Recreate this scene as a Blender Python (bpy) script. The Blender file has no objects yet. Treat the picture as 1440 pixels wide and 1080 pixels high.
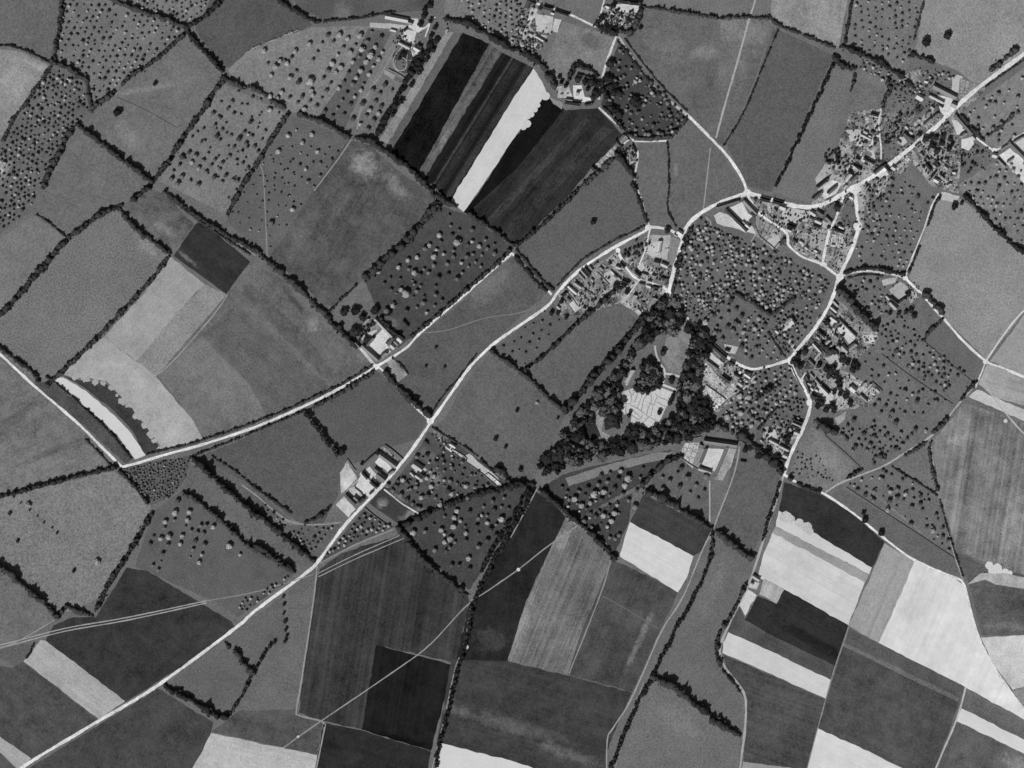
import bpy, bmesh, math, random
import numpy as np
from mathutils import Vector
from mathutils.geometry import tessellate_polygon

rnd = random.Random(1944)
nrg = np.random.default_rng(1944)
scene = bpy.context.scene
COL = scene.collection
CX, CY = 720.0, 540.0          # map sheet centre; one map unit is one metre
SUN_AZ, SUN_EL = math.radians(27), math.radians(47)   # shadows fall 27 degrees east of north
K = 1.075                      # light a level white sheet sends back at these lamp strengths


def W(p):
    return (p[0] - CX, CY - p[1])


def P(s):
    """'x,y x,y ...' map coordinates"""
    return [tuple(float(v) for v in q.split(',')) for q in s.split()]


def T(ox, oy, s, f=0.25):
    """coordinates read off an enlarged sheet: origin, scale; keeps the trailing letters (p pale, b big, B very big, s small)"""
    out = []
    for q in s.split():
        a, b = q.split(',')
        tag = ''.join(c for c in b if c.isalpha())
        b = ''.join(c for c in b if not c.isalpha())
        out.append((ox + float(a) * f, oy + float(b) * f, tag))
    return out


def lin(v):
    c = v / 255.0
    return c / 12.92 if c <= 0.04045 else ((c + 0.055) / 1.055) ** 2.4


def alb(v):
    return min(0.8, lin(v) / K)


def tone(v):
    """ground tones estimated by eye, set right against small samples of the sheet"""
    return float(np.interp(v, (0, 20, 36, 44, 50, 60, 72, 80, 90, 100, 112, 138, 148, 175, 208, 255), (0, 19, 36, 48, 62, 77, 92, 98, 109, 122, 136, 153, 163, 184, 207, 255)))


# ---------------------------------------------------------------- materials
def soil_group():
    g = bpy.data.node_groups.new('soil', 'ShaderNodeTree')
    itf = g.interface
    for nm, d in (('Value', 0.1), ('Mottle', 0.3), ('Grain', 0.2), ('Stripe', 0.0), ('Angle', 0.0), ('Pitch', 0.1), ('Seed', 0.0)):
        s = itf.new_socket(nm, in_out='INPUT', socket_type='NodeSocketFloat')
        s.default_value = d
    itf.new_socket('Color', in_out='OUTPUT', socket_type='NodeSocketColor')
    n, l = g.nodes, g.links
    gi = n.new('NodeGroupInput')
    go = n.new('NodeGroupOutput')
    geo = n.new('ShaderNodeNewGeometry')

    def noise(scale, detail, rough=0.55):
        x = n.new('ShaderNodeTexNoise')
        x.noise_dimensions = '4D'
        x.inputs['Scale'].default_value = scale
        x.inputs['Detail'].default_value = detail
        x.inputs['Roughness'].default_value = rough
        l.new(geo.outputs['Position'], x.inputs['Vector'])
        l.new(gi.outputs['Seed'], x.inputs['W'])
        return x.outputs['Fac']

    def math_(op, a, b):
        m = n.new('ShaderNodeMath')
        m.operation = op
        for i, v in enumerate((a, b)):
            if isinstance(v, (int, float)):
                m.inputs[i].default_value = v
            else:
                l.new(v, m.inputs[i])
        return m.outputs[0]
    big = math_('SUBTRACT', noise(0.016, 4, 0.6), 0.5)
    mid = math_('SUBTRACT', noise(0.06, 6, 0.72), 0.5)
    fine = math_('SUBTRACT', noise(0.42, 3, 0.8), 0.5)
    mot = math_('MULTIPLY', math_('ADD', math_('MULTIPLY', big, 1.7), math_('MULTIPLY', mid, 2.3)), gi.outputs['Mottle'])
    gr = math_('MULTIPLY', math_('MULTIPLY', fine, 11.0), gi.outputs['Grain'])
    # drilled rows: stretched noise across the rows, two widths
    rot = n.new('ShaderNodeVectorRotate')
    rot.rotation_type = 'Z_AXIS'
    l.new(geo.outputs['Position'], rot.inputs['Vector'])
    l.new(gi.outputs['Angle'], rot.inputs['Angle'])
    mp = n.new('ShaderNodeMapping')
    mp.inputs['Scale'].default_value = (0.012, 1.0, 1.0)
    l.new(rot.outputs[0], mp.inputs['Vector'])

    def rows(mult, detail):
        x = n.new('ShaderNodeTexNoise')
        x.noise_dimensions = '4D'
        x.inputs['Detail'].default_value = detail
        x.inputs['Roughness'].default_value = 0.7
        l.new(mp.outputs[0], x.inputs['Vector'])
        l.new(gi.outputs['Seed'], x.inputs['W'])
        l.new(math_('MULTIPLY', gi.outputs['Pitch'], mult), x.inputs['Scale'])
        return math_('SUBTRACT', x.outputs['Fac'], 0.5)
    st = math_('MULTIPLY', math_('ADD', rows(1.0, 2), rows(4.0, 2)), gi.outputs['Stripe'])
    tot = math_('ADD', math_('ADD', mot, gr), st)
    fac = math_('MAXIMUM', math_('ADD', tot, 1.0), 0.25)
    val = math_('MULTIPLY', fac, gi.outputs['Value'])
    cmb = n.new('ShaderNodeCombineColor')
    for i in range(3):
        l.new(val, cmb.inputs[i])
    l.new(cmb.outputs[0], go.inputs[0])
    return g


SOIL = soil_group()
_mats = {}


def soil(v, mottle=0.3, grain=0.2, stripe=0.0, angle=0.0, pitch=0.12, seed=0.0, patches=()):
    key = (v, mottle, grain, stripe, angle, pitch, seed, tuple(patches))
    if key in _mats:
        return _mats[key]
    m = bpy.data.materials.new('soil')
    m.use_nodes = True
    nt = m.node_tree
    b = nt.nodes['Principled BSDF']
    b.inputs['Roughness'].default_value = 1.0
    b.inputs['Specular IOR Level'].default_value = 0.0

    def grp(val):
        g = nt.nodes.new('ShaderNodeGroup')
        g.node_tree = SOIL
        for k, x in (('Value', alb(tone(val))), ('Mottle', mottle), ('Grain', grain), ('Stripe', stripe), ('Angle', angle), ('Pitch', pitch), ('Seed', seed)):
            g.inputs[k].default_value = x
        return g.outputs[0]
    col = grp(v)
    if patches:
        geo = nt.nodes.new('ShaderNodeNewGeometry')
        nz = nt.nodes.new('ShaderNodeTexNoise')
        nz.inputs['Scale'].default_value = 0.07
        nz.inputs['Detail'].default_value = 8
        nz.inputs['Roughness'].default_value = 0.85
        nt.links.new(geo.outputs['Position'], nz.inputs['Vector'])
        for (x, y, rx, ry, ang, pv) in patches:
            # a worn or richer area of the crop: an oval with a ragged edge
            wx, wy = W((x, y))
            sb = nt.nodes.new('ShaderNodeVectorMath'); sb.operation = 'SUBTRACT'
            sb.inputs[1].default_value = (wx, wy, 0)
            nt.links.new(geo.outputs['Position'], sb.inputs[0])
            rt = nt.nodes.new('ShaderNodeVectorRotate'); rt.rotation_type = 'Z_AXIS'
            rt.inputs['Angle'].default_value = math.radians(ang)
            nt.links.new(sb.outputs[0], rt.inputs['Vector'])
            sc = nt.nodes.new('ShaderNodeVectorMath'); sc.operation = 'MULTIPLY'
            sc.inputs[1].default_value = (1 / rx, 1 / ry, 0)
            nt.links.new(rt.outputs[0], sc.inputs[0])
            ln = nt.nodes.new('ShaderNodeVectorMath'); ln.operation = 'LENGTH'
            nt.links.new(sc.outputs[0], ln.inputs[0])
            ad = nt.nodes.new('ShaderNodeMath'); ad.operation = 'MULTIPLY_ADD'
            nt.links.new(nz.outputs['Fac'], ad.inputs[0])
            ad.inputs[1].default_value = 3.2
            nt.links.new(ln.outputs['Value'], ad.inputs[2])
            mr = nt.nodes.new('ShaderNodeMapRange')
            mr.interpolation_type = 'SMOOTHSTEP'
            mr.inputs['From Min'].default_value = 1.9
            mr.inputs['From Max'].default_value = 2.7
            mr.inputs['To Min'].default_value = 1.0
            mr.inputs['To Max'].default_value = 0.0
            nt.links.new(ad.outputs[0], mr.inputs['Value'])
            mx = nt.nodes.new('ShaderNodeMix'); mx.data_type = 'RGBA'
            nt.links.new(mr.outputs[0], mx.inputs['Factor'])
            nt.links.new(col, mx.inputs['A'])
            nt.links.new(grp(pv), mx.inputs['B'])
            col = mx.outputs['Result']
    nt.links.new(col, b.inputs['Base Color'])
    _mats[key] = m
    return m


def leafmat(name, lo, hi, scale=0.6):
    m = bpy.data.materials.new(name)
    m.use_nodes = True
    nt = m.node_tree
    b = nt.nodes['Principled BSDF']
    b.inputs['Roughness'].default_value = 0.9
    b.inputs['Specular IOR Level'].default_value = 0.1
    geo = nt.nodes.new('ShaderNodeNewGeometry')
    nz = nt.nodes.new('ShaderNodeTexNoise')
    nz.inputs['Scale'].default_value = scale
    nz.inputs['Detail'].default_value = 3
    nt.links.new(geo.outputs['Position'], nz.inputs['Vector'])
    oi = nt.nodes.new('ShaderNodeObjectInfo')
    ad = nt.nodes.new('ShaderNodeMath'); ad.operation = 'MULTIPLY_ADD'
    nt.links.new(oi.outputs['Random'], ad.inputs[0])
    ad.inputs[1].default_value = 0.35
    nt.links.new(nz.outputs['Fac'], ad.inputs[2])
    mr = nt.nodes.new('ShaderNodeMapRange')
    mr.inputs['From Min'].default_value = 0.4
    mr.inputs['From Max'].default_value = 0.95
    mr.inputs['To Min'].default_value = lo
    mr.inputs['To Max'].default_value = hi
    nt.links.new(ad.outputs[0], mr.inputs['Value'])
    cb = nt.nodes.new('ShaderNodeCombineColor')
    for i in range(3):
        nt.links.new(mr.outputs[0], cb.inputs[i])
    nt.links.new(cb.outputs[0], b.inputs['Base Color'])
    return m


LEAF_DARK = leafmat('dark_leaves', 0.011, 0.036)
LEAF_WOOD = leafmat('wood_leaves', 0.030, 0.14, 0.25)
LEAF_MID = leafmat('orchard_leaves', 0.09, 0.17)
LEAF_DEEP = leafmat('deep_orchard_leaves', 0.040, 0.095)
LEAF_PALE = leafmat('pale_leaves', 0.22, 0.36)
LEAF_HEDGE = leafmat('hedge_leaves', 0.014, 0.062)
LEAF_SOFT = leafmat('soft_hedge_leaves', 0.022, 0.070)
BARK = leafmat('bark', 0.06, 0.09)

_roofs = {}


def roofmat(v):
    v = int(round(v / 15.0) * 15)
    if v not in _roofs:
        a = alb(v) * 0.95
        m = leafmat('roof_tiles', a * 0.86, min(0.8, a * 1.12), 0.5)
        _roofs[v] = m
    return _roofs[v]


WALLM = leafmat('rubble_wall', 0.30, 0.42, 0.8)
BRICKM = leafmat('chimney_brick', 0.18, 0.26, 0.8)


# ---------------------------------------------------------------- meshes
def ico(sub):
    bm = bmesh.new()
    bmesh.ops.create_icosphere(bm, subdivisions=sub, radius=1.0)
    bm.verts.ensure_lookup_table()
    v = np.array([x.co[:] for x in bm.verts], dtype=np.float64)
    f = np.array([[y.index for y in x.verts] for x in bm.faces], dtype=np.int64)
    bm.free()
    return v, f


ICO1, ICO2 = ico(1), ico(2)


class MB:
    """collects triangles and links them as ONE mesh object"""

    def __init__(self):
        self.v, self.f, self.m, self.n = [], [], [], 0

    def add(self, v, f, mat=0):
        v = np.asarray(v, dtype=np.float64)
        f = np.asarray(f, dtype=np.int64)
        self.v.append(v)
        self.f.append(f + self.n)
        self.m.append(np.full(len(f), mat, dtype=np.int32))
        self.n += len(v)

    def blob(self, c, r, sub=1, rough=0.18, mat=0):
        v, f = ICO1 if sub == 1 else ICO2
        d = 1.0 + nrg.normal(0, rough, (len(v), 1))
        self.add(v * d * np.asarray(r) + np.asarray(c), f, mat)

    def leaves(self, pts, size, mat=0):
        pts = np.asarray(pts)
        k = len(pts)
        if not k:
            return
        a = nrg.normal(0, 1, (k, 3)); a /= np.linalg.norm(a, axis=1)[:, None]
        b = np.cross(a, nrg.normal(0, 1, (k, 3))); b /= np.linalg.norm(b, axis=1)[:, None]
        s = size * nrg.uniform(0.6, 1.3, (k, 1))
        a, b = a * s, b * s * 0.7
        v = np.stack([pts - a - b, pts + a - b, pts + a + b, pts - a + b], axis=1).reshape(-1, 3)
        i = np.arange(k)[:, None] * 4
        self.add(v, np.concatenate([i + [0, 1, 2], i + [0, 2, 3]]), mat)

    def stem(self, p0, p1, r0, r1, mat=0, n=6):
        p0, p1 = np.asarray(p0, float), np.asarray(p1, float)
        ax = p1 - p0
        ax /= np.linalg.norm(ax)
        u = np.cross(ax, (0.3, 0.8, 0.1)); u /= np.linalg.norm(u)
        w = np.cross(ax, u)
        t = np.arange(n) * 2 * math.pi / n
        ring = np.cos(t)[:, None] * u + np.sin(t)[:, None] * w
        v = np.concatenate([p0 + ring * r0, p1 + ring * r1])
        f = []
        for i in range(n):
            j = (i + 1) % n
            f += [[i, j, n + j], [i, n + j, n + i]]
        self.add(v, f, mat)

    def box(self, x0, x1, y0, y1, z0, z1, mat=0):
        v = [(x, y, z) for z in (z0, z1) for y in (y0, y1) for x in (x0, x1)]
        f = []
        for a, b, c, d in ((0, 2, 3, 1), (4, 5, 7, 6), (0, 1, 5, 4), (2, 6, 7, 3), (0, 4, 6, 2), (1, 3, 7, 5)):
            f += [[a, b, c], [a, c, d]]
        self.add(v, f, mat)

    def mesh(self, name, mats):
        v = np.concatenate(self.v); f = np.concatenate(self.f); mi = np.concatenate(self.m)
        me = bpy.data.meshes.new(name)
        me.vertices.add(len(v)); me.vertices.foreach_set('co', v.astype(np.float32).ravel())
        me.loops.add(len(f) * 3); me.loops.foreach_set('vertex_index', f.astype(np.int32).ravel())
        me.polygons.add(len(f))
        me.polygons.foreach_set('loop_start', (np.arange(len(f)) * 3).astype(np.int32))
        for m in (mats if isinstance(mats, (list, tuple)) else [mats]):
            me.materials.append(m)
        me.polygons.foreach_set('material_index', mi)
        me.update(calc_edges=True)
        me.validate()
        return me

    def obj(self, name, mats, parent=None, loc=(0, 0, 0), rz=0):
        return link(name, self.mesh(name, mats), parent, loc, rz)


def link(name, me, parent=None, loc=(0, 0, 0), rz=0.0):
    o = bpy.data.objects.new(name, me)
    COL.objects.link(o)
    o.location = loc
    o.rotation_euler = (0, 0, rz)
    if parent:
        o.parent = parent
    return o


def tag(o, label, cat, group=None):
    o['label'] = label
    o['category'] = cat
    o['kind'] = 'thing'
    if group:
        o['group'] = group
    return o


def densify(pts, step, closed, jit):
    out = []
    n = len(pts)
    for i in range(n if closed else n - 1):
        a, b = pts[i], pts[(i + 1) % n]
        L = math.hypot(b[0] - a[0], b[1] - a[1])
        k = max(1, int(L / step))
        nx, ny = (-(b[1] - a[1]) / (L + 1e-9), (b[0] - a[0]) / (L + 1e-9))
        for j in range(k):
            t = j / k
            d = rnd.gauss(0, jit) if j else 0
            out.append((a[0] + (b[0] - a[0]) * t + nx * d, a[1] + (b[1] - a[1]) * t + ny * d))
    if not closed:
        out.append(pts[-1])
    return out


def smooth(pts, step=5.0):
    """Catmull-Rom through the points"""
    if len(pts) < 3:
        return densify(pts, step, False, 0)
    q = [pts[0]] + list(pts) + [pts[-1]]
    out = []
    for i in range(1, len(q) - 2):
        p0, p1, p2, p3 = q[i - 1:i + 3]
        k = max(1, int(math.hypot(p2[0] - p1[0], p2[1] - p1[1]) / step))
        for j in range(k):
            t = j / k
            out.append(tuple(0.5 * (2 * p1[c] + (p2[c] - p0[c]) * t + (2 * p0[c] - 5 * p1[c] + 4 * p2[c] - p3[c]) * t * t + (3 * p1[c] - p0[c] - 3 * p2[c] + p3[c]) * t ** 3) for c in (0, 1)))
    out.append(pts[-1])
    return out


_laid = []      # outlines already laid on the ground and the layer each lies in


def _cross(a, b, c, d):
    def o(p, q, r):
        return (q[0] - p[0]) * (r[1] - p[1]) - (q[1] - p[1]) * (r[0] - p[0])
    return o(a, b, c) * o(a, b, d) < 0 and o(c, d, a) * o(c, d, b) < 0


BARE = []       # trodden ground where nothing grows


def layer(pts, name=''):
    """height for a new sheet: one thin layer above whatever it overlaps"""
    xs = [p[0] for p in pts]; ys = [p[1] for p in pts]
    bb = (min(xs), min(ys), max(xs), max(ys))
    n = len(pts)
    need = 0
    for q, qb, lv in _laid:
        if lv <= need - 1 or qb[0] > bb[2] or qb[2] < bb[0] or qb[1] > bb[3] or qb[3] < bb[1]:
            continue
        hit = any(inside(p, q) for p in pts[::3]) or any(inside(p, pts) for p in q[::3])
        if not hit:
            m = len(q)
            near = [j for j in range(m) if max(q[j][0], q[j - 1][0]) >= bb[0] and min(q[j][0], q[j - 1][0]) <= bb[2] and max(q[j][1], q[j - 1][1]) >= bb[1] and min(q[j][1], q[j - 1][1]) <= bb[3]]
            hit = any(_cross(pts[i - 1], pts[i], q[j - 1], q[j]) for j in near for i in range(n))
        if hit:
            need = max(need, lv + 1)
    _laid.append((pts, bb, need))
    if name in ('yard_ground', 'road', 'lane_road'):
        BARE.append((pts, bb))
    return 0.012 + need * 0.008


def sheet(name, pts, mat, jit=0.45, step=7, z=None):
    """one level piece of ground, a little above the one below"""
    pts = densify([q[:2] for q in pts], step, True, jit) if jit else [q[:2] for q in pts]
    z = layer(pts, name) if z is None else z
    w = [W(p) for p in pts]
    v3 = [Vector((x, y, 0)) for x, y in w]
    tris = tessellate_polygon([v3])
    v = np.array([(x, y, z) for x, y in w])
    f = np.array([list(t) for t in tris])
    # face up
    a, b, c = v[f[:, 0]], v[f[:, 1]], v[f[:, 2]]
    cr = (b[:, 0] - a[:, 0]) * (c[:, 1] - a[:, 1]) - (b[:, 1] - a[:, 1]) * (c[:, 0] - a[:, 0])
    f[cr < 0] = f[cr < 0][:, ::-1]
    mb = MB()
    mb.add(v, f)
    o = mb.obj(name, mat)
    o['kind'] = 'structure'
    return o


def ribbon(name, pts, width, mat, jit=0.05, structure=True):
    pts = smooth([q[:2] for q in pts], 4.0)
    n = len(pts)
    V, F = [], []
    LL, RR = [], []
    wob = rnd.uniform(0, 9)
    for i, p in enumerate(pts):
        a, b = pts[max(0, i - 1)], pts[min(n - 1, i + 1)]
        L = math.hypot(b[0] - a[0], b[1] - a[1]) + 1e-9
        nx, ny = -(b[1] - a[1]) / L, (b[0] - a[0]) / L
        k_ = 1 + .12 * math.sin(i * .37 + wob) + .08 * math.sin(i * 1.13 + wob * 2)
        h0 = width / 2 * (k_ + rnd.gauss(0, jit) * 2)
        h1 = width / 2 * (k_ + rnd.gauss(0, jit) * 2)
        LL.append((p[0] + nx * h0, p[1] + ny * h0))
        RR.append((p[0] - nx * h1, p[1] - ny * h1))
        V += [W(LL[-1]), W(RR[-1])]
        if i:
            k = 2 * i
            F += [[k - 2, k, k + 1], [k - 2, k + 1, k - 1]]
    z = layer(LL + RR[::-1], name)
    mb = MB()
    mb.add([(a, b, z) for a, b in V], F)
    o = mb.obj(name, mat)
    if structure:
        o['kind'] = 'structure'
    return o


def inside(p, poly):
    x, y = p
    c = False
    n = len(poly)
    for i in range(n):
        x1, y1 = poly[i][:2]
        x2, y2 = poly[i - 1][:2]
        if (y1 > y) != (y2 > y) and x < (x2 - x1) * (y - y1) / (y2 - y1) + x1:
            c = not c
    return c
# ================================================================ the land
def A(dx, dy):
    return math.atan2(dy, dx)


gm = soil(88, 0.35, 0.22)
me = bpy.data.meshes.new('ground')
me.from_pydata([(-9000, -9000, 0), (9000, -9000, 0), (9000, 9000, 0), (-9000, 9000, 0)], [], [(0, 1, 2, 3)])
me.materials.append(gm)
link('ground', me)['kind'] = 'structure'

_seed = [0.0]


def field(v, s, stripe=0.0, ang=0.0, pitch=0.12, mottle=0.3, grain=0.2, patches=(), name=None, jit=0.45):
    _seed[0] += 1.7
    if name is None:
        name = 'stubble_field' if v >= 130 else 'ploughed_field' if v <= 62 else 'pasture_field'
    if v >= 120:
        grain *= .6
    if 'field' in name and (stripe or v < 66):
        mottle, stripe = mottle * 1.5, stripe * 1.35
    return sheet(name, P(s) if isinstance(s, str) else s, soil(v, mottle, grain, stripe, ang, pitch, _seed[0], patches), jit)


OG = 'orchard_land'
D1 = A(-0.62, 1)          # rows of the fields by the white strip
# --- north west
field(84, '-60,-60 88,-60 84,35 76,82 48,73 15,64 -60,62')
field(112, '-60,66 0,69 30,73 68,92 50,125 20,165 0,197 -60,290', mottle=0.5, patches=((20, 110, 40, 25, -50, 128), (64, 100, 5, 40, 118, 140)))
field(94, '90,-60 150,-20 170,3 240,30 262,42 225,80 190,103 155,132 128,150 122,116 104,100 74,88 84,40', name=OG, mottle=0.4)
field(84, '70,95 105,107 122,122 127,155 108,175 82,220 62,260 40,300 0,330 -60,360 -60,290 5,200', name=OG, mottle=0.35)
field(90, '258,50 275,62 310,102 312,112 285,155 260,190 215,255 190,238 112,180 160,135', mottle=0.35, patches=((205, 125, 70, 5, -10, 102), (180, 190, 22, 14, 40, 100)))
field(68, '275,42 310,95 325,95 345,75 390,55 440,36 415,10 388,-20 330,-40 300,-10', mottle=0.3)
field(70, '392,-40 420,12 458,28 500,26 540,20 600,14 620,-40', mottle=0.4, patches=((480, 15, 18, 14, 0, 92), (600, 5, 30, 8, 0, 60)))
field(96, '150,-40 320,-40 268,38 200,14', name=OG, mottle=0.35)
field(102, '320,98 345,75 380,58 440,38 525,36 520,42 482,120 448,165 403,155 340,120', name=OG, mottle=0.35)
field(76, '518,40 550,46 535,78 508,128 486,180 448,163 480,118 500,78', name=OG)
field(97, '550,46 566,48 545,95 520,140 500,178 486,180 508,128 535,78', name=OG)
field(92, '566,50 600,40 590,80 552,148 530,195 500,180 520,140 545,95', name=OG, mottle=0.4)
field(98, '315,118 402,160 365,225 318,302 265,275 222,255 262,192', name=OG, mottle=0.35)
field(80, '405,160 490,194 465,230 420,300 380,360 318,312 365,228', name=OG, mottle=0.35)
field(67, '490,196 520,204 560,240 606,272 612,290 560,345 510,395 470,432 456,428 380,360 420,300 465,230', 0.25, D1, 0.1, 0.55, patches=((512, 232, 26, 22, 40, 112), (555, 262, 30, 14, 40, 92), (430, 320, 34, 12, -52, 74), (480, 290, 10, 60, 32, 74)))
# --- the striped ploughland with the white strip
field(112, '627,45 639,45 546,202 533,198', 0.2, D1, 0.2)
field(76, '638,45 652,46 549,217 545,202', 0.2, D1, 0.2)
field(25, '651,46 690,62 588,247 547,218', 0.6, D1, 0.1, 0.9, 0.4, name='ploughed_field')
field(72, '688,62 707,74 599,252 586,247', 0.8, D1, 0.2, 0.7, patches=((622, 200, 5, 26, 31, 100),))
field(36, '706,74 751,96 720,142 641,271 633,284 597,250', 0.7, D1, 0.09, 0.4)
for u0, u1, v in ((.12, .26, 30), (.3, .36, 52), (.42, .6, 42), (.66, .72, 28), (.78, .95, 47)):
    a, b, c, d = (706, 74), (751, 96), (633, 284), (597, 250)
    f_ = lambda p, q, t: (p[0] + (q[0] - p[0]) * t, p[1] + (q[1] - p[1]) * t)
    field(v, [f_(a, b, u0), f_(a, b, u1), f_(d, c, u1), f_(d, c, u0)], 0.8, D1, 0.12, 0.5, 0.3, name='ploughed_field', jit=.2)
field(24, '768,133 794,154 730,236 672,308 651,298 674,270 720,198 757,148', 0.3, D1, 0.1, 0.5)
field(44, '792,155 840,152 860,172 876,190 866,202 830,238 800,275 724,348 690,322 656,301 728,236', 0.6, D1, 0.08, 0.5)
for u0, u1, v in ((.05, .2, 40), (.3, .42, 49), (.5, .58, 41), (.66, .85, 48)):
    a, b, c, d = (800, 156), (872, 188), (724, 346), (658, 302)
    field(v, [f_(a, b, u0), f_(a, b, u1), f_(d, c, u1), f_(d, c, u0)], 0.7, D1, 0.1, 0.6, 0.3, name='ploughed_field', jit=.4)
field(196, '750,96 762,114 768,128 757,147 720,198 672,270 652,298 634,283 641,270 720,141', 0.14, D1, 0.2, 0.12, 0.08)
for c, r in (((767, 135), (6.5, 6)), ((756, 148), (4, 3.6)), ((752, 154), (4.2, 4)), ((747, 161), (4.5, 4)), ((743, 165), (3, 2.6)), ((741, 174), (6, 5.6)), ((736, 180), (4, 3))):
    t = [(c[0] + r[0] * math.cos(a * math.pi / 9) * rnd.uniform(.93, 1.07), c[1] + r[1] * math.sin(a * math.pi / 9)) for a in range(18)]
    sheet('stubble_field', t, soil(194, 0.05, 0.06), 0.1, 3)
# --- west
field(88, '115,190 130,194 208,255 163,292 95,330 52,300 60,268 78,222', mottle=0.3)
field(96, '48,303 92,333 70,365 0,440 -60,500 -60,372 0,335', mottle=0.3)
field(94, '163,296 185,317 238,358 200,415 68,543 45,535 0,495 -60,445 0,446 42,402 97,335', mottle=0.25, grain=0.3, patches=((205, 345, 26, 10, 45, 108), (120, 460, 60, 30, -50, 98)))
field(78, '170,290 215,266 236,276 274,316 244,355 216,336', 0.1, A(1, .7), 0.1, 0.6, patches=((232, 322, 18, 10, 40, 100),))
field(46, '274,316 282,310 352,368 318,413 244,360', 0.3, A(1, .75), 0.12, 0.4, patches=((262, 362, 20, 4, 40, 82),))
field(138, '240,361 288,400 252,435 192,507 145,475 200,416', 0.12, A(-.62, .7), 0.15, 0.25)
field(116, '288,400 319,415 219,530 192,507 252,435', 0.12, A(-.62, .7), 0.15, 0.25)
field(52, '86,527 107,534 150,540 205,590 224,632 203,641 186,606 160,578 120,546', 0.4, A(.75, .7), 0.15, 0.3)
field(148, '145,474 222,530 255,570 272,592 286,619 222,637 227,630 220,618 213,611 204,598 196,588 186,574 170,557 158,544 150,536 132,533 120,529 107,533 86,525', 0.06, A(.75, .7), 0.1, 0.25, patches=((240, 600, 30, 20, 30, 156),))
for (x, y) in ((104, 532), (118, 531), (134, 535), (147, 538), (155, 545), (166, 554), (171, 563), (182, 570), (190, 584), (198, 590), (203, 600), (213, 612), (218, 621), (225, 630)):
    r = rnd.choice((2.5, 4, 5, 6.5))
    x, y = x + rnd.gauss(0, 1.5), y + rnd.gauss(0, 1.5)
    sheet('stubble_field', [(x + r * math.cos(a * math.pi / 8) * rnd.uniform(.7, 1.2), y + r * math.sin(a * math.pi / 8) * rnd.uniform(.6, 1.15)) for a in range(16)], soil(148, 0.25, 0.15), 0.3, 2)
field(206, '74,531 89,531 120,549 150,574 180,604 205,640 190,646 165,612 130,580 95,553', 0.04, 0, 0.2, 0.05, 0.06)
field(64, '45,540 72,535 95,556 130,584 163,616 188,645 176,652 120,600', mottle=0.5)
field(86, '319,414 352,370 400,394 457,440 510,490 527,516 480,540 430,568 330,606 286,619 272,592 219,530', 0.22, A(1, .95), 0.14, 0.35,
      patches=((440, 456, 10, 14, 0, 108), (415, 425, 26, 6, 48, 62), (510, 500, 18, 12, 40, 100), (320, 560, 50, 34, -30, 92)))
field(78, '284,471 332,428 352,446 470,552 430,568 376,588 352,542', 0.3, A(1, .98), 0.2, 0.4)
field(94, '284,472 352,543 378,590 330,606 286,619 272,592 222,528', 0.16, A(1, .98), 0.1, 0.3)
field(74, '340,412 352,398 420,462 470,520 452,528', 0.35, A(1, .98), 0.2, 0.4)
field(70, '428,578 446,602 486,656 474,700 455,735 430,738 405,725 360,685 275,645 330,622', mottle=0.3)
field(70, '437,576 530,522 560,546 602,592 585,618 540,632 500,652 482,650', mottle=0.3)
field(94, '-60,470 0,505 50,548 110,600 164,652 120,663 0,697 -60,705', 0.3, A(1, -.5), 0.09, 0.35, patches=((60, 640, 60, 6, -22, 78), (20, 590, 60, 10, -40, 82)))
field(100, '-60,705 0,700 160,662 185,680 212,712 185,770 140,840 115,856 85,862 30,822 0,797 -60,760', mottle=0.28, grain=0.26)
field(70, '168,658 200,652 270,640 262,672 240,700 212,710', name=OG, mottle=0.45)
field(84, '268,652 300,675 347,716 335,735 300,718 256,690', mottle=0.3)
field(84, '337,738 349,718 385,742 440,790 425,800 412,796 372,768', mottle=0.35)
field(76, '275,645 300,650 360,690 405,728 432,740 480,735 470,752 446,786 400,752 362,722 330,698', mottle=0.45, patches=((420, 735, 40, 5, 4, 100),))
field(74, '216,718 255,692 330,748 414,806 402,820 335,868 300,845 190,797', name=OG, mottle=0.35, patches=((365, 845, 16, 10, -30, 60),))
field(48, '178,798 208,803 326,874 331,884 260,935 175,988 64,900 75,880 102,868 135,868', 0.12, A(1, -.2), 0.1, 0.5)
field(92, '-60,770 0,805 30,828 76,870 50,888 0,905 -60,912', mottle=0.45)
field(76, '-60,916 0,912 55,902 34,930 20,938 0,925 -60,935')
field(150, '57,900 64,901 176,986 139,1011 33,930 40,922', 0.25, A(1, .75), 0.15, 0.25)
field(60, '-60,930 18,939 32,930 138,1012 44,1067 0,1036 -60,990', 0.3, A(1, .78), 0.1, 0.5)
field(150, '-60,990 0,1036 44,1067 26,1082 0,1058 -60,1015', 0.3, A(1, .75), 0.2, 0.2)
field(68, '-60,1015 0,1058 24,1084 0,1140 -60,1140')
field(56, '44,1078 222,968 300,1016 296,1032 262,1140 20,1140', 0.1, A(1, -.6), 0.1, 0.5)
field(166, '297,1031 360,1044 446,1062 436,1140 246,1140 268,1085', 0.2, A(1, .25), 0.12, 0.2)
field(82, '330,886 398,838 401,870 402,905 382,910 358,950 322,1010 290,998 235,962', mottle=0.3)
field(86, '405,832 440,796 447,800 440,850 417,996 400,1000 332,1000 358,955 385,912 405,908', mottle=0.3)
field(66, '322,1010 335,1000 417,998 422,1008 454,1016 446,1061 360,1043 298,1029', 0.15, A(1, .25), 0.1, 0.4)
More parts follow.
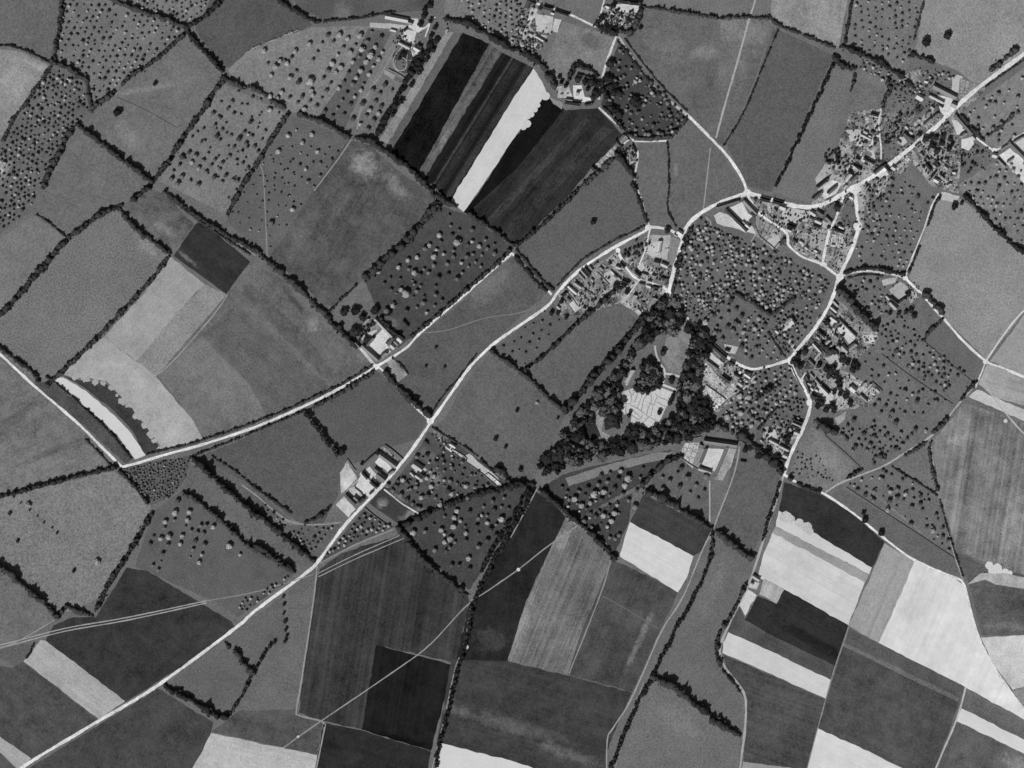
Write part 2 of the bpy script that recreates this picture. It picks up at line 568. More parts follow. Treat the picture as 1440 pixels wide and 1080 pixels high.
# --- south centre
SA = A(-.16, 1)
field(50, '450,800 480,778 562,752 576,764 600,795 656,832 660,848 640,932 530,907 510,1026 455,1014 420,1002 432,900 442,830', 0.85, SA, 0.055, 0.4, patches=((590, 840, 50, 60, 0, 46), (455, 890, 20, 60, 8, 56)))
field(33, '529,907 637,935 606,1056 509,1026', 0.6, SA, 0.07, 0.5, patches=((560, 1040, 60, 8, 14, 22),))
field(42, '455,1016 509,1027 606,1057 590,1140 432,1140', 0.25, A(1, .27), 0.1, 0.5)
field(40, '752,690 776,706 797,728 775,770 740,850 714,930 640,930 660,850 678,820 712,762', 0.3, SA, 0.08, 0.5, patches=((690, 900, 30, 20, 0, 52), (700, 790, 20, 40, 20, 34)))
field(94, '797,726 808,740 830,762 860,786 820,880 799,949 714,929 740,845 770,780', 0.75, A(-.42, 1), 0.09, 0.4, patches=((735, 880, 9, 60, 20, 116), (790, 760, 14, 20, 20, 112), (820, 830, 24, 60, 25, 84)))
field(60, '862,787 915,812 954,832 932,880 890,973 798,949 820,880', 0.25, A(-.42, 1), 0.1, 0.5, patches=((900, 900, 6, 60, 25, 92),))
field(52, '635,927 714,930 798,950 889,974 868,1020 852,1060 852,1140 745,1140 740,1078 614,1047', 0.35, A(1, .27), 0.05, 0.45, patches=((720, 1020, 90, 14, 15, 68), (640, 1000, 30, 10, 15, 76), (800, 1060, 60, 10, 18, 72)))
field(208, '620,1045 720,1070 772,1087 760,1140 596,1140 612,1086', 0.03, 0, 0.1, 0.05, 0.05)
field(52, '905,695 1001,744 990,771 974,782 886,734', 0.3, A(1, .55), 0.1, 0.4)
field(206, '886,734 975,782 966,812 953,833 917,811 871,782', 0.12, A(1, .55), 0.12, 0.12, 0.06)
field(76, '1030,645 1062,642 1090,650 1098,668 1082,722 1057,781 1028,762 1004,744 1020,700', mottle=0.3)
field(86, '1003,748 1028,766 1056,785 1040,830 1010,905 1012,930 1046,985 1040,1034 980,990 920,948 950,885 985,820', mottle=0.25, patches=((1000, 830, 18, 60, 24, 94),))
field(90, '917,953 970,985 1040,1036 1038,1140 852,1140 872,1050', mottle=0.25, patches=((950, 1010, 50, 20, 30, 98),))
field(80, '950,640 990,668 998,700 1000,745 960,720 910,690 920,665', name=OG, mottle=0.35)
field(55, '790,668 830,656 905,640 945,632 920,662 890,690 884,735 862,784 830,750 800,724 758,688', name=OG, mottle=0.45, patches=((870, 700, 70, 3, -28, 92),))
field(100, '795,672 860,652 925,636 946,636 936,645 870,660 800,684', mottle=0.4)
field(56, '562,742 600,724 650,704 700,688 748,682 735,715 695,775 660,830 630,808 598,785 575,765', name=OG, mottle=0.35)
field(63, '603,606 640,622 718,682 700,684 650,700 600,716 545,690 580,645', name=OG, mottle=0.5, patches=((610, 672, 18, 12, 40, 96), (600, 640, 24, 10, 40, 84)))
field(50, '520,708 538,684 560,692 592,716 590,726 564,738 556,734', mottle=0.4, patches=((538, 708, 9, 8, 0, 104), (575, 724, 16, 8, -30, 100), (562, 700, 16, 4, 34, 88)))
field(66, '450,790 512,716 548,736 556,741 500,764', name=OG, mottle=0.4)
# --- middle
field(58, '617,287 660,304 720,347 664,398 590,464 560,490 545,470 512,394 545,362 580,330', name=OG, mottle=0.4, patches=((550, 455, 14, 10, 0, 84),))
field(72, '722,362 770,412 730,446 686,490 640,545 607,585 590,570 560,542 538,520 592,470 650,424', mottle=0.35, patches=((690, 400, 46, 20, -40, 92), (590, 520, 30, 14, 20, 66)))
field(76, '692,492 740,455 776,425 795,452 822,450 770,494 735,524', mottle=0.35)
field(80, '736,528 770,498 822,448 858,414 880,435 897,450 860,496 800,572', mottle=0.22)
field(80, '625,590 650,545 687,498 720,518 752,542 796,580 770,640 746,680 715,676 680,645 612,598', mottle=0.22, patches=((690, 570, 40, 40, 0, 84),))
field(74, '905,450 868,494 826,540 796,580 802,588 838,548 880,500 906,462', mottle=0.3)
field(76, '878,214 892,245 905,272 908,314 868,334 820,363 778,406 740,370 727,350 800,280', mottle=0.22)
field(84, '895,200 942,200 968,166 1010,212 1046,262 1046,272 1012,285 985,300 962,318 935,320 912,315 900,280 893,255', mottle=0.25, patches=((950, 240, 4, 14, 0, 100),))
field(82, '878,52 900,12 985,24 1085,28 1062,110 1022,204 1000,200 967,160', mottle=0.45, patches=((1045, 42, 40, 34, 0, 104), (1030, 95, 26, 50, 15, 94), (930, 60, 40, 26, 30, 92), (990, 75, 24, 14, 0, 100)))
field(92, '905,-60 1080,-60 1084,26 1000,22 905,10', mottle=0.35)
field(112, '1086,-60 1200,-60 1190,10 1179,68 1130,48 1084,26', mottle=0.6)
field(72, '1087,42 1095,42 1172,78 1162,100 1110,215 1084,270 1052,262 1022,206 1064,112', mottle=0.25)
field(92, '1174,98 1203,100 1194,135 1178,175 1138,286 1086,270 1112,220 1142,160', mottle=0.22)
field(92, '1204,98 1250,118 1240,155 1196,148', mottle=0.5)
field(94, '1196,-60 1302,-60 1293,30 1280,80 1270,106 1240,88 1188,66 1190,20', name=OG, mottle=0.3)
field(112, '1302,-60 1520,-60 1520,20 1440,74 1376,122 1348,100 1300,82 1286,76 1294,30', mottle=0.3, patches=((1430, 60, 60, 60, 0, 124),))
field(55, '872,60 900,100 966,165 944,196 892,196 866,165 845,148 852,115 866,70', name=OG, mottle=0.4)
field(100, '792,30 840,44 866,56 856,90 843,122 838,105 812,92 804,110 790,120 776,112 768,92 780,55', mottle=0.45, patches=((835, 60, 24, 14, 20, 82),))
field(96, '630,-60 780,-60 760,10 745,80 700,55 660,32 625,20', name=OG, mottle=0.35)
field(92, '770,-60 850,-60 842,30 800,18', mottle=0.3)
field(104, '1345,165 1440,95 1520,40 1520,160 1440,190 1402,210 1378,194', mottle=0.4)
# --- village ground
field(82, '960,340 985,305 1012,290 1056,335 1120,370 1172,392 1150,440 1118,495 1085,470 1040,415 990,440 950,410', name=OG, mottle=0.4)
field(84, '945,412 985,410 1035,415 1085,445 1112,498 1085,512 1060,516 1042,510 1005,482 968,445', name=OG, mottle=0.3)
field(88, '1208,262 1240,245 1262,240 1318,275 1300,320 1276,384 1220,376 1188,382', name=OG, mottle=0.4)
field(88, '1186,392 1240,388 1300,420 1328,450 1300,480 1385,540 1350,570 1308,615 1250,652 1190,600 1150,570 1230,520 1210,480 1140,470', name=OG, mottle=0.35)
field(80, '1080,515 1108,508 1130,560 1136,575 1118,630 1098,655 1066,630 1062,600 1040,560', name=OG, mottle=0.4)
field(88, '1040,560 1062,600 1045,618 1005,595 1008,580', name=OG, mottle=0.35)
field(113, '1322,275 1344,276 1378,300 1412,332 1520,390 1520,430 1440,438 1388,506 1330,450 1278,390 1300,325', mottle=0.2, patches=((1320, 370, 30, 20, -70, 108), (1400, 430, 60, 40, 40, 124)))
field(100, '1345,262 1440,200 1520,160 1520,395 1440,354 1410,330 1380,300', name=OG, mottle=0.4)
field(138, '1392,508 1442,440 1520,400 1520,560 1440,528', mottle=0.3)
field(84, '1326,452 1384,512 1374,538 1300,482 1310,462', mottle=0.25)
field(96, '1120,632 1140,598 1214,664 1180,682 1162,692 1110,668', mottle=0.45, patches=((1165, 650, 26, 14, 40, 106),))
field(92, '1308,616 1316,660 1318,690 1256,656 1280,640', mottle=0.25)
field(90, '1250,657 1318,695 1346,792 1262,730 1188,686', name=OG, mottle=0.3, patches=((1260, 720, 70, 1.6, 39, 104),))
field(84, '1184,687 1262,732 1342,784 1356,812 1310,798 1245,760 1166,698', mottle=0.25)
# --- east and south east arable
field(140, '1376,540 1388,512 1440,526 1520,560 1520,620 1440,570 1400,560', 0.3, A(1, .28), 0.1, 0.3)
field(176, '1362,558 1374,548 1440,576 1520,606 1520,620 1440,592', 0.2, A(1, .3), 0.2, 0.2)
field(102, '1310,622 1330,598 1356,566 1440,594 1520,622 1520,820 1440,808 1385,790 1345,772 1320,692 1316,660', 0.8, A(-.16, 1), 0.05, 0.5, patches=((1400, 590, 70, 12, 15, 92), (1345, 620, 20, 14, -30, 120), (1425, 740, 30, 60, 8, 120)))
field(72, '1344,776 1384,794 1440,808 1520,830 1520,890 1440,893 1380,893 1366,830', 0.2, A(1, .05), 0.08, 0.4, patches=((1440, 850, 40, 14, 0, 60), (1420, 880, 40, 8, 0, 92)))
for (x, y, r) in ((1391, 795, 6), (1402, 800, 8), (1413, 805, 6), (1420, 806, 4), (1395, 803, 6), (1408, 806, 5)):
    sheet('stubble_field', [(x + r * math.cos(a * math.pi / 7) * rnd.uniform(.85, 1.1), y + r * math.sin(a * math.pi / 7) * rnd.uniform(.8, 1.05)) for a in range(14)], soil(205, 0.1, 0.1), 0.2, 3)
field(158, '1360,822 1385,815 1400,822 1440,828 1520,832 1520,820 1440,812 1415,806 1380,806', mottle=0.6)
field(190, '1379,896 1440,893 1520,890 1520,980 1440,966 1424,970 1395,930', 0.12, A(1, 0), 0.1, 0.3)
field(118, '1424,972 1440,966 1520,982 1520,1060 1448,1012', mottle=0.5)
field(46, '1103,678 1120,684 1158,697 1200,723 1244,762 1226,799 1142,749 1095,719', mottle=0.4)
SE = A(1, .57)
field(200, '1095,718 1142,748 1226,798 1222,808 1091,740', 0.05, SE, 0.2, 0.08, 0.06)
for (x, y, rx, ry) in ((1105, 727, 9, 8), (1112, 730, 6, 6), (1124, 735, 6, 6), (1134, 741, 8, 7), (1139, 747, 5, 5)):
    sheet('stubble_field', [(x + rx * math.cos(a * math.pi / 8), y + ry * math.sin(a * math.pi / 8) * rnd.uniform(.9, 1.1)) for a in range(16)], soil(172, 0.3, 0.15), 0.2, 3)
field(134, '1091,740 1222,807 1216,820 1086,749', 0.2, SE, 0.2, 0.2)
field(198, '1086,749 1216,819 1193,880 1066,812 1072,785', 0.2, SE, 0.08, 0.16, 0.07)
field(140, '1244,764 1286,789 1277,812 1236,905 1193,880 1226,806', 0.25, A(-.43, 1), 0.15, 0.15)
field(212, '1286,789 1310,801 1342,813 1357,824 1375,892 1396,932 1430,985 1452,1018 1357,966 1236,904 1277,812', 0.16, A(-.43, 1), 0.06, 0.16, 0.06, ((1400, 960, 60, 30, 50, 222), (1290, 850, 20, 60, 20, 196)))
field(150, '1075,813 1103,828 1092,849 1068,836', 0.5, A(-.45, 1), 0.3, 0.3)
field(44, '1103,829 1193,879 1184,905 1174,940 1120,912 1080,891 1047,872 1066,838 1092,849', 0.35, SE, 0.09, 0.4, patches=((1140, 900, 60, 10, 30, 34),))
field(200, '1052,829 1064,837 1048,866 1039,850', 0.2, A(-.5, 1), 0.3, 0.1)
field(64, '1034,852 1040,852 1048,872 1080,891 1174,936 1168,957 1080,915 1022,890', 0.2, SE, 0.1, 0.4)
field(198, '1024,889 1080,914 1168,956 1162,983 1080,946 1016,918 1017,904', 0.12, SE, 0.1, 0.1, 0.06)
field(61, '1017,920 1080,948 1162,984 1149,1025 1134,1080 1130,1082 1045,1072 1048,985 1022,944', 0.5, A(1, .35), 0.06, 0.4)
field(132, '1045,1071 1130,1082 1116,1140 1036,1140', mottle=0.2)
field(70, '1194,884 1357,966 1350,984 1187,903', 0.3, A(1, .5), 0.1, 0.3)
field(61, '1187,903 1350,984 1326,1050 1314,1082 1290,1090 1150,1025 1165,975', 0.3, A(1, .5), 0.06, 0.45, patches=((1230, 1050, 60, 14, 25, 64),))
field(88, '1187,903 1270,942 1349,982 1347,987 1268,949 1186,909', 0.3, A(1, .5), 0.3, 0.3)
field(210, '1150,1024 1240,1066 1300,1096 1280,1140 1120,1140 1136,1076', 0.12, A(1, .5), 0.1, 0.14, 0.06)
field(80, '1357,972 1446,1018 1520,1060 1520,1090 1440,1040 1352,996', 0.25, A(1, .5), 0.08, 0.35)
field(206, '1352,996 1440,1040 1520,1085 1520,1105 1440,1060 1345,1014', 0.1, A(1, .5), 0.1, 0.1, 0.06)
field(72, '1345,1014 1440,1060 1520,1105 1520,1140 1300,1140 1326,1060', 0.2, A(1, .5), 0.07, 0.5, patches=((1440, 1080, 40, 20, 20, 100),))

# ================================================================ yards and garden ground
# the tilled and trodden ground the villages stand on
for s in ('885,352 914,328 962,338 940,412 905,446 872,426 818,442 788,446 784,412 830,374', '1056,280 1140,297 1200,272 1206,330 1180,384 1120,352 1066,330',
          '1140,290 1172,222 1196,158 1240,152 1244,224 1300,190 1330,160 1384,118 1386,128 1340,170 1352,216 1348,272 1310,262 1282,228 1250,260 1216,290 1180,284',
          '1152,440 1182,424 1236,474 1214,498 1186,520 1238,552 1222,572 1160,580 1136,556 1118,508', '984,500 1006,484 1060,524 1060,540 1010,580 986,568', '1072,602 1122,586 1122,610 1100,654 1074,630'):
    field(104, s, mottle=2.6, grain=0.5, name='garden_ground')

def yard(v, s, name='yard_ground', **k):
    return field(v, s, mottle=k.pop('mottle', 0.18) * 1.8 + .1, grain=0.2, name=name, jit=0.5, **k)


def plots(quad, n, vals, m=1, gap=0.06):
    """kitchen garden beds: a four sided piece cut into strips"""
    q = P(quad) if isinstance(quad, str) else quad
    yard(100, q, 'garden_ground', mottle=0.5)

    def at(u, v):
        a = (q[0][0] + (q[1][0] - q[0][0]) * u, q[0][1] + (q[1][1] - q[0][1]) * u)
        b = (q[3][0] + (q[2][0] - q[3][0]) * u, q[3][1] + (q[2][1] - q[3][1]) * u)
        return (a[0] + (b[0] - a[0]) * v, a[1] + (b[1] - a[1]) * v)
    for j in range(m):
        cuts = [0.0] + sorted((i + rnd.uniform(-.25, .25)) / n for i in range(1, n)) + [1.0]
        for i in range(n):
            u0, u1 = cuts[i] + gap * .3, cuts[i + 1] - gap * .3
            v0, v1 = j / m + gap * .4, (j + 1) / m - gap * .4
            v = rnd.choice(vals) + rnd.uniform(-8, 8)
            ang = math.atan2(q[3][1] - q[0][1], q[3][0] - q[0][0])
            sheet('garden_ground', [at(u0, v0), at(u1, v0), at(u1, v1), at(u0, v1)], soil(round(v / 10) * 10, 0.6, 0.4, 0.8, round(ang, 2), 0.35, float((i + j) % 3)), 0.15, 4)


LG = (145, 128, 120, 108, 94, 152)
MG = (120, 104, 92, 80, 130)
# hamlet inside the looped lane
yard(150, '914,331 943,330 938,366 915,358', mottle=0.3)
yard(105, '943,332 958,338 948,375 940,372')
yard(168, '911,345 928,338 926,358 918,362 909,356')
plots('908,373 943,384 940,405 900,393', 5, LG, 2)
yard(180, '896,374 904,369 907,377 899,384')
plots('912,362 940,366 936,382 908,373', 3, MG)
plots('881,352 905,335 907,360 892,372', 4, (92, 84, 104), 2)
# roadside row
plots('795,412 822,390 838,418 815,436', 6, LG, 2)
yard(186, '800,428 808,420 818,432 808,440')
plots('822,388 845,372 862,396 838,414', 4, (88, 100, 120, 75), 2)
plots('845,370 868,352 876,366 858,380', 4, LG)
yard(165, '850,384 862,380 868,396 858,402 848,394')
plots('864,378 876,368 896,392 884,398', 4, MG)
yard(150, '872,424 893,394 899,398 880,425', mottle=0.25)
plots('862,402 882,398 876,416 864,410', 3, (95, 85, 110))
plots('785,430 796,418 806,440 796,450', 3, MG, 2)
# between the hamlet lane and the wood
plots('884,410 898,396 912,404 892,432', 4, LG, 2)
plots('886,425 896,414 915,432 905,444', 5, LG)
yard(165, '892,438 902,432 912,440 906,448')
plots('906,402 930,405 920,420 900,420', 4, MG)
yard(175, '927,404 935,400 938,412 928,414')
# walled farm by the fork
yard(206, '1023,292 1044,284 1052,300 1060,305 1048,320 1040,316 1026,300')
yard(188, '1004,303 1012,298 1024,302 1042,318 1050,328 1038,322 1018,318 1008,314')
yard(70, '1052,310 1060,302 1065,310 1058,318', 'garden_ground')
plots('1064,302 1102,330 1085,350 1060,330', 6, LG, 2)
yard(172, '1078,338 1094,330 1098,340 1086,350')
yard(186, '1046,316 1058,318 1064,330 1050,326')
# gardens between the streets
plots('1056,282 1102,292 1098,318 1070,306', 7, LG, 2)
yard(165, '1101,292 1138,297 1136,312 1100,308', 'garden_ground', mottle=0.2)
plots('1104,306 1134,312 1126,326 1104,318', 4, LG)
yard(185, '1138,296 1150,298 1148,306 1138,304')
plots('1122,322 1142,330 1130,352 1112,350', 5, LG, 2)
yard(145, '1142,322 1162,326 1158,354 1138,344', 'garden_ground')
plots('1112,350 1132,342 1157,362 1154,372', 6, LG)
plots('1165,328 1188,332 1184,350 1163,346', 6, (165, 150, 135), 1)
yard(84, '1188,282 1206,284 1206,320 1180,318', 'garden_ground')
yard(80, '1146,298 1182,282 1172,310 1160,314', 'garden_ground')
yard(172, '1157,310 1167,316 1164,322 1156,318')
yard(140, '1206,268 1216,270 1214,320 1208,330', 'garden_ground', mottle=0.3)
plots('1218,290 1236,302 1238,318 1222,306', 3, LG)
# main street, north side
yard(200, '1150,266 1168,252 1184,258 1176,272 1160,280')
yard(150, '1146,252 1160,230 1184,240 1172,252 1152,268', 'garden_ground', mottle=0.25)
plots('1160,226 1186,236 1194,248 1172,246', 6, LG, 2)
plots('1178,210 1198,218 1192,236 1168,226', 4, MG, 2)
yard(172, '1190,183 1209,182 1212,194 1196,200')
yard(176, '1206,196 1216,196 1212,206 1204,206')
plots('1198,160 1238,166 1232,188 1206,182', 4, (105, 95, 120, 85), 2)
plots('1216,164 1236,168 1234,184 1218,182', 3, LG)
yard(182, '1212,212 1228,212 1232,228 1220,232 1208,224', mottle=0.1)
t = [(1219 + 7.5 * math.cos(a * math.pi / 10), 217 + 4.8 * math.sin(a * math.pi / 10)) for a in range(20)]
sheet('lawn', t, soil(96, 0.3, 0.2), 0.1, 3)
plots('1242,160 1290,150 1276,190 1244,200', 5, (84, 96, 108, 76), 3)
yard(175, '1262,194 1270,192 1276,200 1268,206')
plots('1276,180 1310,152 1326,168 1292,192', 6, LG, 2)
yard(60, '1283,152 1296,146 1301,152 1290,162', 'garden_ground')
plots('1262,110 1300,92 1316,118 1290,132', 4, (88, 100, 112), 3)
yard(170, '1339,110 1346,105 1354,108 1348,132 1338,128', 'garden_ground')
plots('1350,110 1382,120 1366,140 1348,140', 4, (112, 122, 106))
yard(198, '1318,134 1342,138 1340,158 1330,166 1322,156')
# main street, south side
yard(200, '1232,246 1245,238 1250,247 1240,254')
plots('1246,230 1272,215 1282,226 1262,240', 4, (160, 150, 168), 2)
plots('1222,256 1250,246 1244,272 1224,284', 4, LG, 3)
plots('1278,210 1296,200 1306,220 1288,228', 4, MG, 2)
plots('1290,228 1322,222 1344,246 1334,266', 6, LG, 3)
yard(175, '1324,270 1350,276 1344,284 1320,280')
yard(186, '1338,168 1348,170 1358,186 1346,190')
yard(198, '1352,196 1366,192 1370,202 1362,212 1352,208')
plots('1316,180 1345,190 1350,215 1326,205', 4, (82, 95, 110), 3)
yard(206, '1405,218 1420,208 1440,226 1470,250 1440,258 1424,240')
yard(190, '1424,200 1440,194 1450,215 1436,222')
# south street
plots('1168,432 1182,440 1194,462 1176,452', 3, (125, 140, 160))
yard(198, '1176,462 1186,456 1204,474 1194,484')
yard(190, '1164,446 1178,450 1174,460 1166,454')
plots('1154,470 1176,458 1184,478 1166,492', 6, LG, 2)
plots('1138,478 1150,492 1140,505 1124,500', 3, (80, 70, 95))
yard(168, '1212,472 1232,470 1230,484 1216,482', 'garden_ground', mottle=0.5)
yard(178, '1098,458 1114,446 1120,452 1104,470', mottle=0.3)
yard(165, '1100,470 1108,472 1118,488 1114,490')
yard(160, '1160,504 1176,496 1184,514 1176,522', mottle=0.5)
yard(196, '1122,538 1132,524 1142,526 1154,540 1172,556 1166,572 1160,574 1158,560 1146,556 1132,536')
plots('1132,528 1146,524 1152,552 1140,560', 3, MG, 3)
yard(140, '1174,588 1190,578 1188,590 1178,598', 'garden_ground', mottle=0.3)
plots('1194,540 1206,532 1236,550 1222,566', 6, (150, 165, 130, 175), 3)
# under the curved lane beside the park
yard(192, '996,500 1000,495 1018,512 1012,518 998,508')
plots('984,521 992,508 1024,546 1014,556', 3, (158, 150, 164))
plots('1015,554 1030,538 1043,551 1023,563', 2, (166, 158))
plots('993,541 1022,562 1006,578 988,568', 2, (170, 164))
plots('1012,512 1036,514 1036,530 1022,532', 4, LG, 2)
plots('1030,530 1060,526 1056,540 1040,548', 5, LG, 2)
yard(176, '1018,484 1038,488 1034,498 1022,496')
# south of the village
plots('1074,604 1096,600 1110,612 1080,632', 4, (90, 105, 140), 2)
yard(182, '1080,606 1090,604 1094,616 1082,620')
plots('1080,636 1092,628 1104,640 1092,650', 4, (165, 158, 150))
plots('1096,612 1112,600 1118,606 1104,628', 3, (80, 100, 120))
# roadside farm
yard(198, '507,664 520,676 532,686 520,700 503,690 500,684')
yard(200, '512,662 520,656 534,672 528,680')
yard(206, '527,650 534,642 551,658 545,664')
yard(168, '478,665 488,648 500,668 504,676 490,688 480,694', mottle=0.6)
yard(160, '486,690 498,684 510,698 502,706', mottle=0.25)
yard(178, '472,710 484,698 500,716 490,728', mottle=0.35)
plots('534,630 540,628 565,650 556,656', 4, LG)
yard(140, '546,664 552,660 556,666 548,672')
yard(172, '578,655 586,648 600,660 592,672', mottle=0.15)
yard(90, '536,662 546,672 536,682 528,674', 'garden_ground', stripe=0.8, ang=A(1, -1), pitch=0.3)
# crossroads farm
yard(206, '540,460 554,474 544,484 548,490 536,500 515,488')
yard(178, '500,484 506,486 530,514 527,518')
yard(172, '506,476 522,462 532,456 530,466 512,480')
plots('514,452 528,450 534,462 518,468', 3, MG, 2)
yard(128, '545,503 556,506 574,526 560,537 547,524', 'garden_ground', mottle=0.5)
yard(165, '540,490 550,494 544,500')
# farm with the round garden
yard(162, '520,32 556,34 572,36 570,40 540,40 520,38')
yard(198, '578,26 588,26 588,36 596,40 588,46 574,38')
yard(178, '566,40 586,44 582,62 568,56', mottle=0.3)
plots('562,42 570,40 566,56 560,54', 2, MG)
yard(60, '552,74 570,66 586,78 582,94 570,104 554,96', 'garden_ground', mottle=0.4)
ribbon('footpath', [(563.7 + 8.5 * math.cos(a * math.pi / 8), 90 + 9.5 * math.sin(a * math.pi / 8)) for a in range(17)], 1.1, soil(150, 0.2, 0.1))
sheet('lawn', [(564 + 7 * math.cos(a * math.pi / 8), 91 + 7.5 * math.sin(a * math.pi / 8)) for a in range(16)], soil(86, 0.3, 0.2), 0.1, 3)
ribbon('footpath', P('566,66 558,74 553,84 554,94 560,100'), 1.1, soil(150, 0.2, 0.1))
ribbon('footpath', P('570,68 573,76 572,86 580,84 584,90'), 1.0, soil(130, 0.2, 0.1))
yard(120, '541,98 556,106 553,112 540,104', 'garden_ground')
yard(84, '556,106 572,114 568,118 553,112', 'garden_ground')
yard(186, '578,66 594,66 588,78 580,82', mottle=0.5)
# top edge farm
yard(182, '746,12 756,12 754,22 744,36 740,34')
yard(150, '730,40 744,36 752,48 770,50 760,70 732,66', mottle=0.6)
yard(165, '752,18 778,24 776,48 754,44', mottle=0.35)
yard(176, '780,26 790,28 784,46 776,44')
# ringed drive house
yard(190, '866,6 884,6 900,2 898,14 882,18 866,14', mottle=0.3)
plots('846,8 870,14 864,40 846,34', 4, (150, 120, 80, 170), 4)
plots('874,18 896,16 892,34 872,36', 3, (170, 140, 100), 3)
# tree ringed farm
yard(204, '806,120 818,120 822,136 832,138 832,144 806,144')
yard(170, '782,122 800,120 806,138 784,138', mottle=0.6)
yard(112, '772,136 792,144 790,154 778,146')
# strip garden by the dark field
plots('865,204 874,212 846,240 836,232', 2, (150, 140, 160), 6)
yard(110, '868,196 876,187 884,194 876,204')
plots('876,208 890,204 896,222 888,240', 3, LG, 3)
yard(165, '880,232 890,226 894,232 889,242')
# long narrow plots
plots('603,606 612,604 626,618 622,624', 2, LG, 2)
yard(178, '624,628 632,626 640,634 634,636')
plots('634,634 640,632 660,646 655,650', 2, (150, 160), 3)
yard(172, '655,640 660,638 700,672 706,682 694,676 654,650', mottle=0.1)
plots('681,668 685,664 712,686 703,688', 1, (175,), 2)
# walled farm under the wood
yard(204, '994,630 1018,632 1006,664 986,652')
plots('954,640 963,623 984,622 974,660', 3, (168, 160), 3)
yard(112, '982,630 992,632 984,658 974,654', 'garden_ground')
yard(150, '1024,630 1036,632 1030,650 1016,676 1006,674', mottle=0.5)
yard(185, '1000,618 1034,622 1036,626 1000,622')
# cottage by the white field
yard(178, '1056,817 1068,820 1064,829 1053,826')
# small farm by the hedged lane
yard(150, '1250,408 1266,396 1276,402 1280,414 1268,418 1260,424')
plots('1276,412 1290,404 1296,414 1280,428', 3, LG, 2)
yard(170, '1240,394 1262,390 1258,398 1242,402', mottle=0.4)
# left edge farm
yard(110, '-20,212 2,215 18,228 4,256 -20,285', 'garden_ground')
yard(176, '-12,228 4,224 10,232 2,244 -14,244')

# ================================================================ the park
yard(98, '938,466 966,450 972,480 964,505 957,530 942,524 930,506 936,480', 'lawn', mottle=0.45)
yard(80, '900,505 925,490 935,520 930,540 912,530', 'lawn')
yard(46, '818,596 842,584 848,612 826,622', 'lawn')
yard(116, '838,578 848,572 850,584 846,606 866,618 880,604 890,594 894,600 880,616 866,624 846,616 838,596', 'path_ground')
yard(190, '876,551 892,545 894,552 912,553 922,549 927,544 948,552 944,562 937,572 930,588 924,597 914,602 907,600 898,597 887,593 889,578 878,583 872,574 874,564', 'garden_ground', mottle=0.08)
for s in ('877,552 880,562 880,582', '883,546 888,556 887,566', '893,550 887,558', '898,551 892,566', '904,552 896,575', '911,553 905,562 902,578', '915,552 916,564 912,572 909,584', '921,553 925,558 923,560 920,570', '926,558 940,564', '923,565 938,573', '920,570 912,566', '874,567 888,568', '886,570 896,574 912,586 924,592', '888,583 898,590 904,584', '890,577 900,586', '912,586 905,594', '918,572 915,586'):
    ribbon('garden_path', P(s), 1.1, soil(118, 0.2, 0.15))

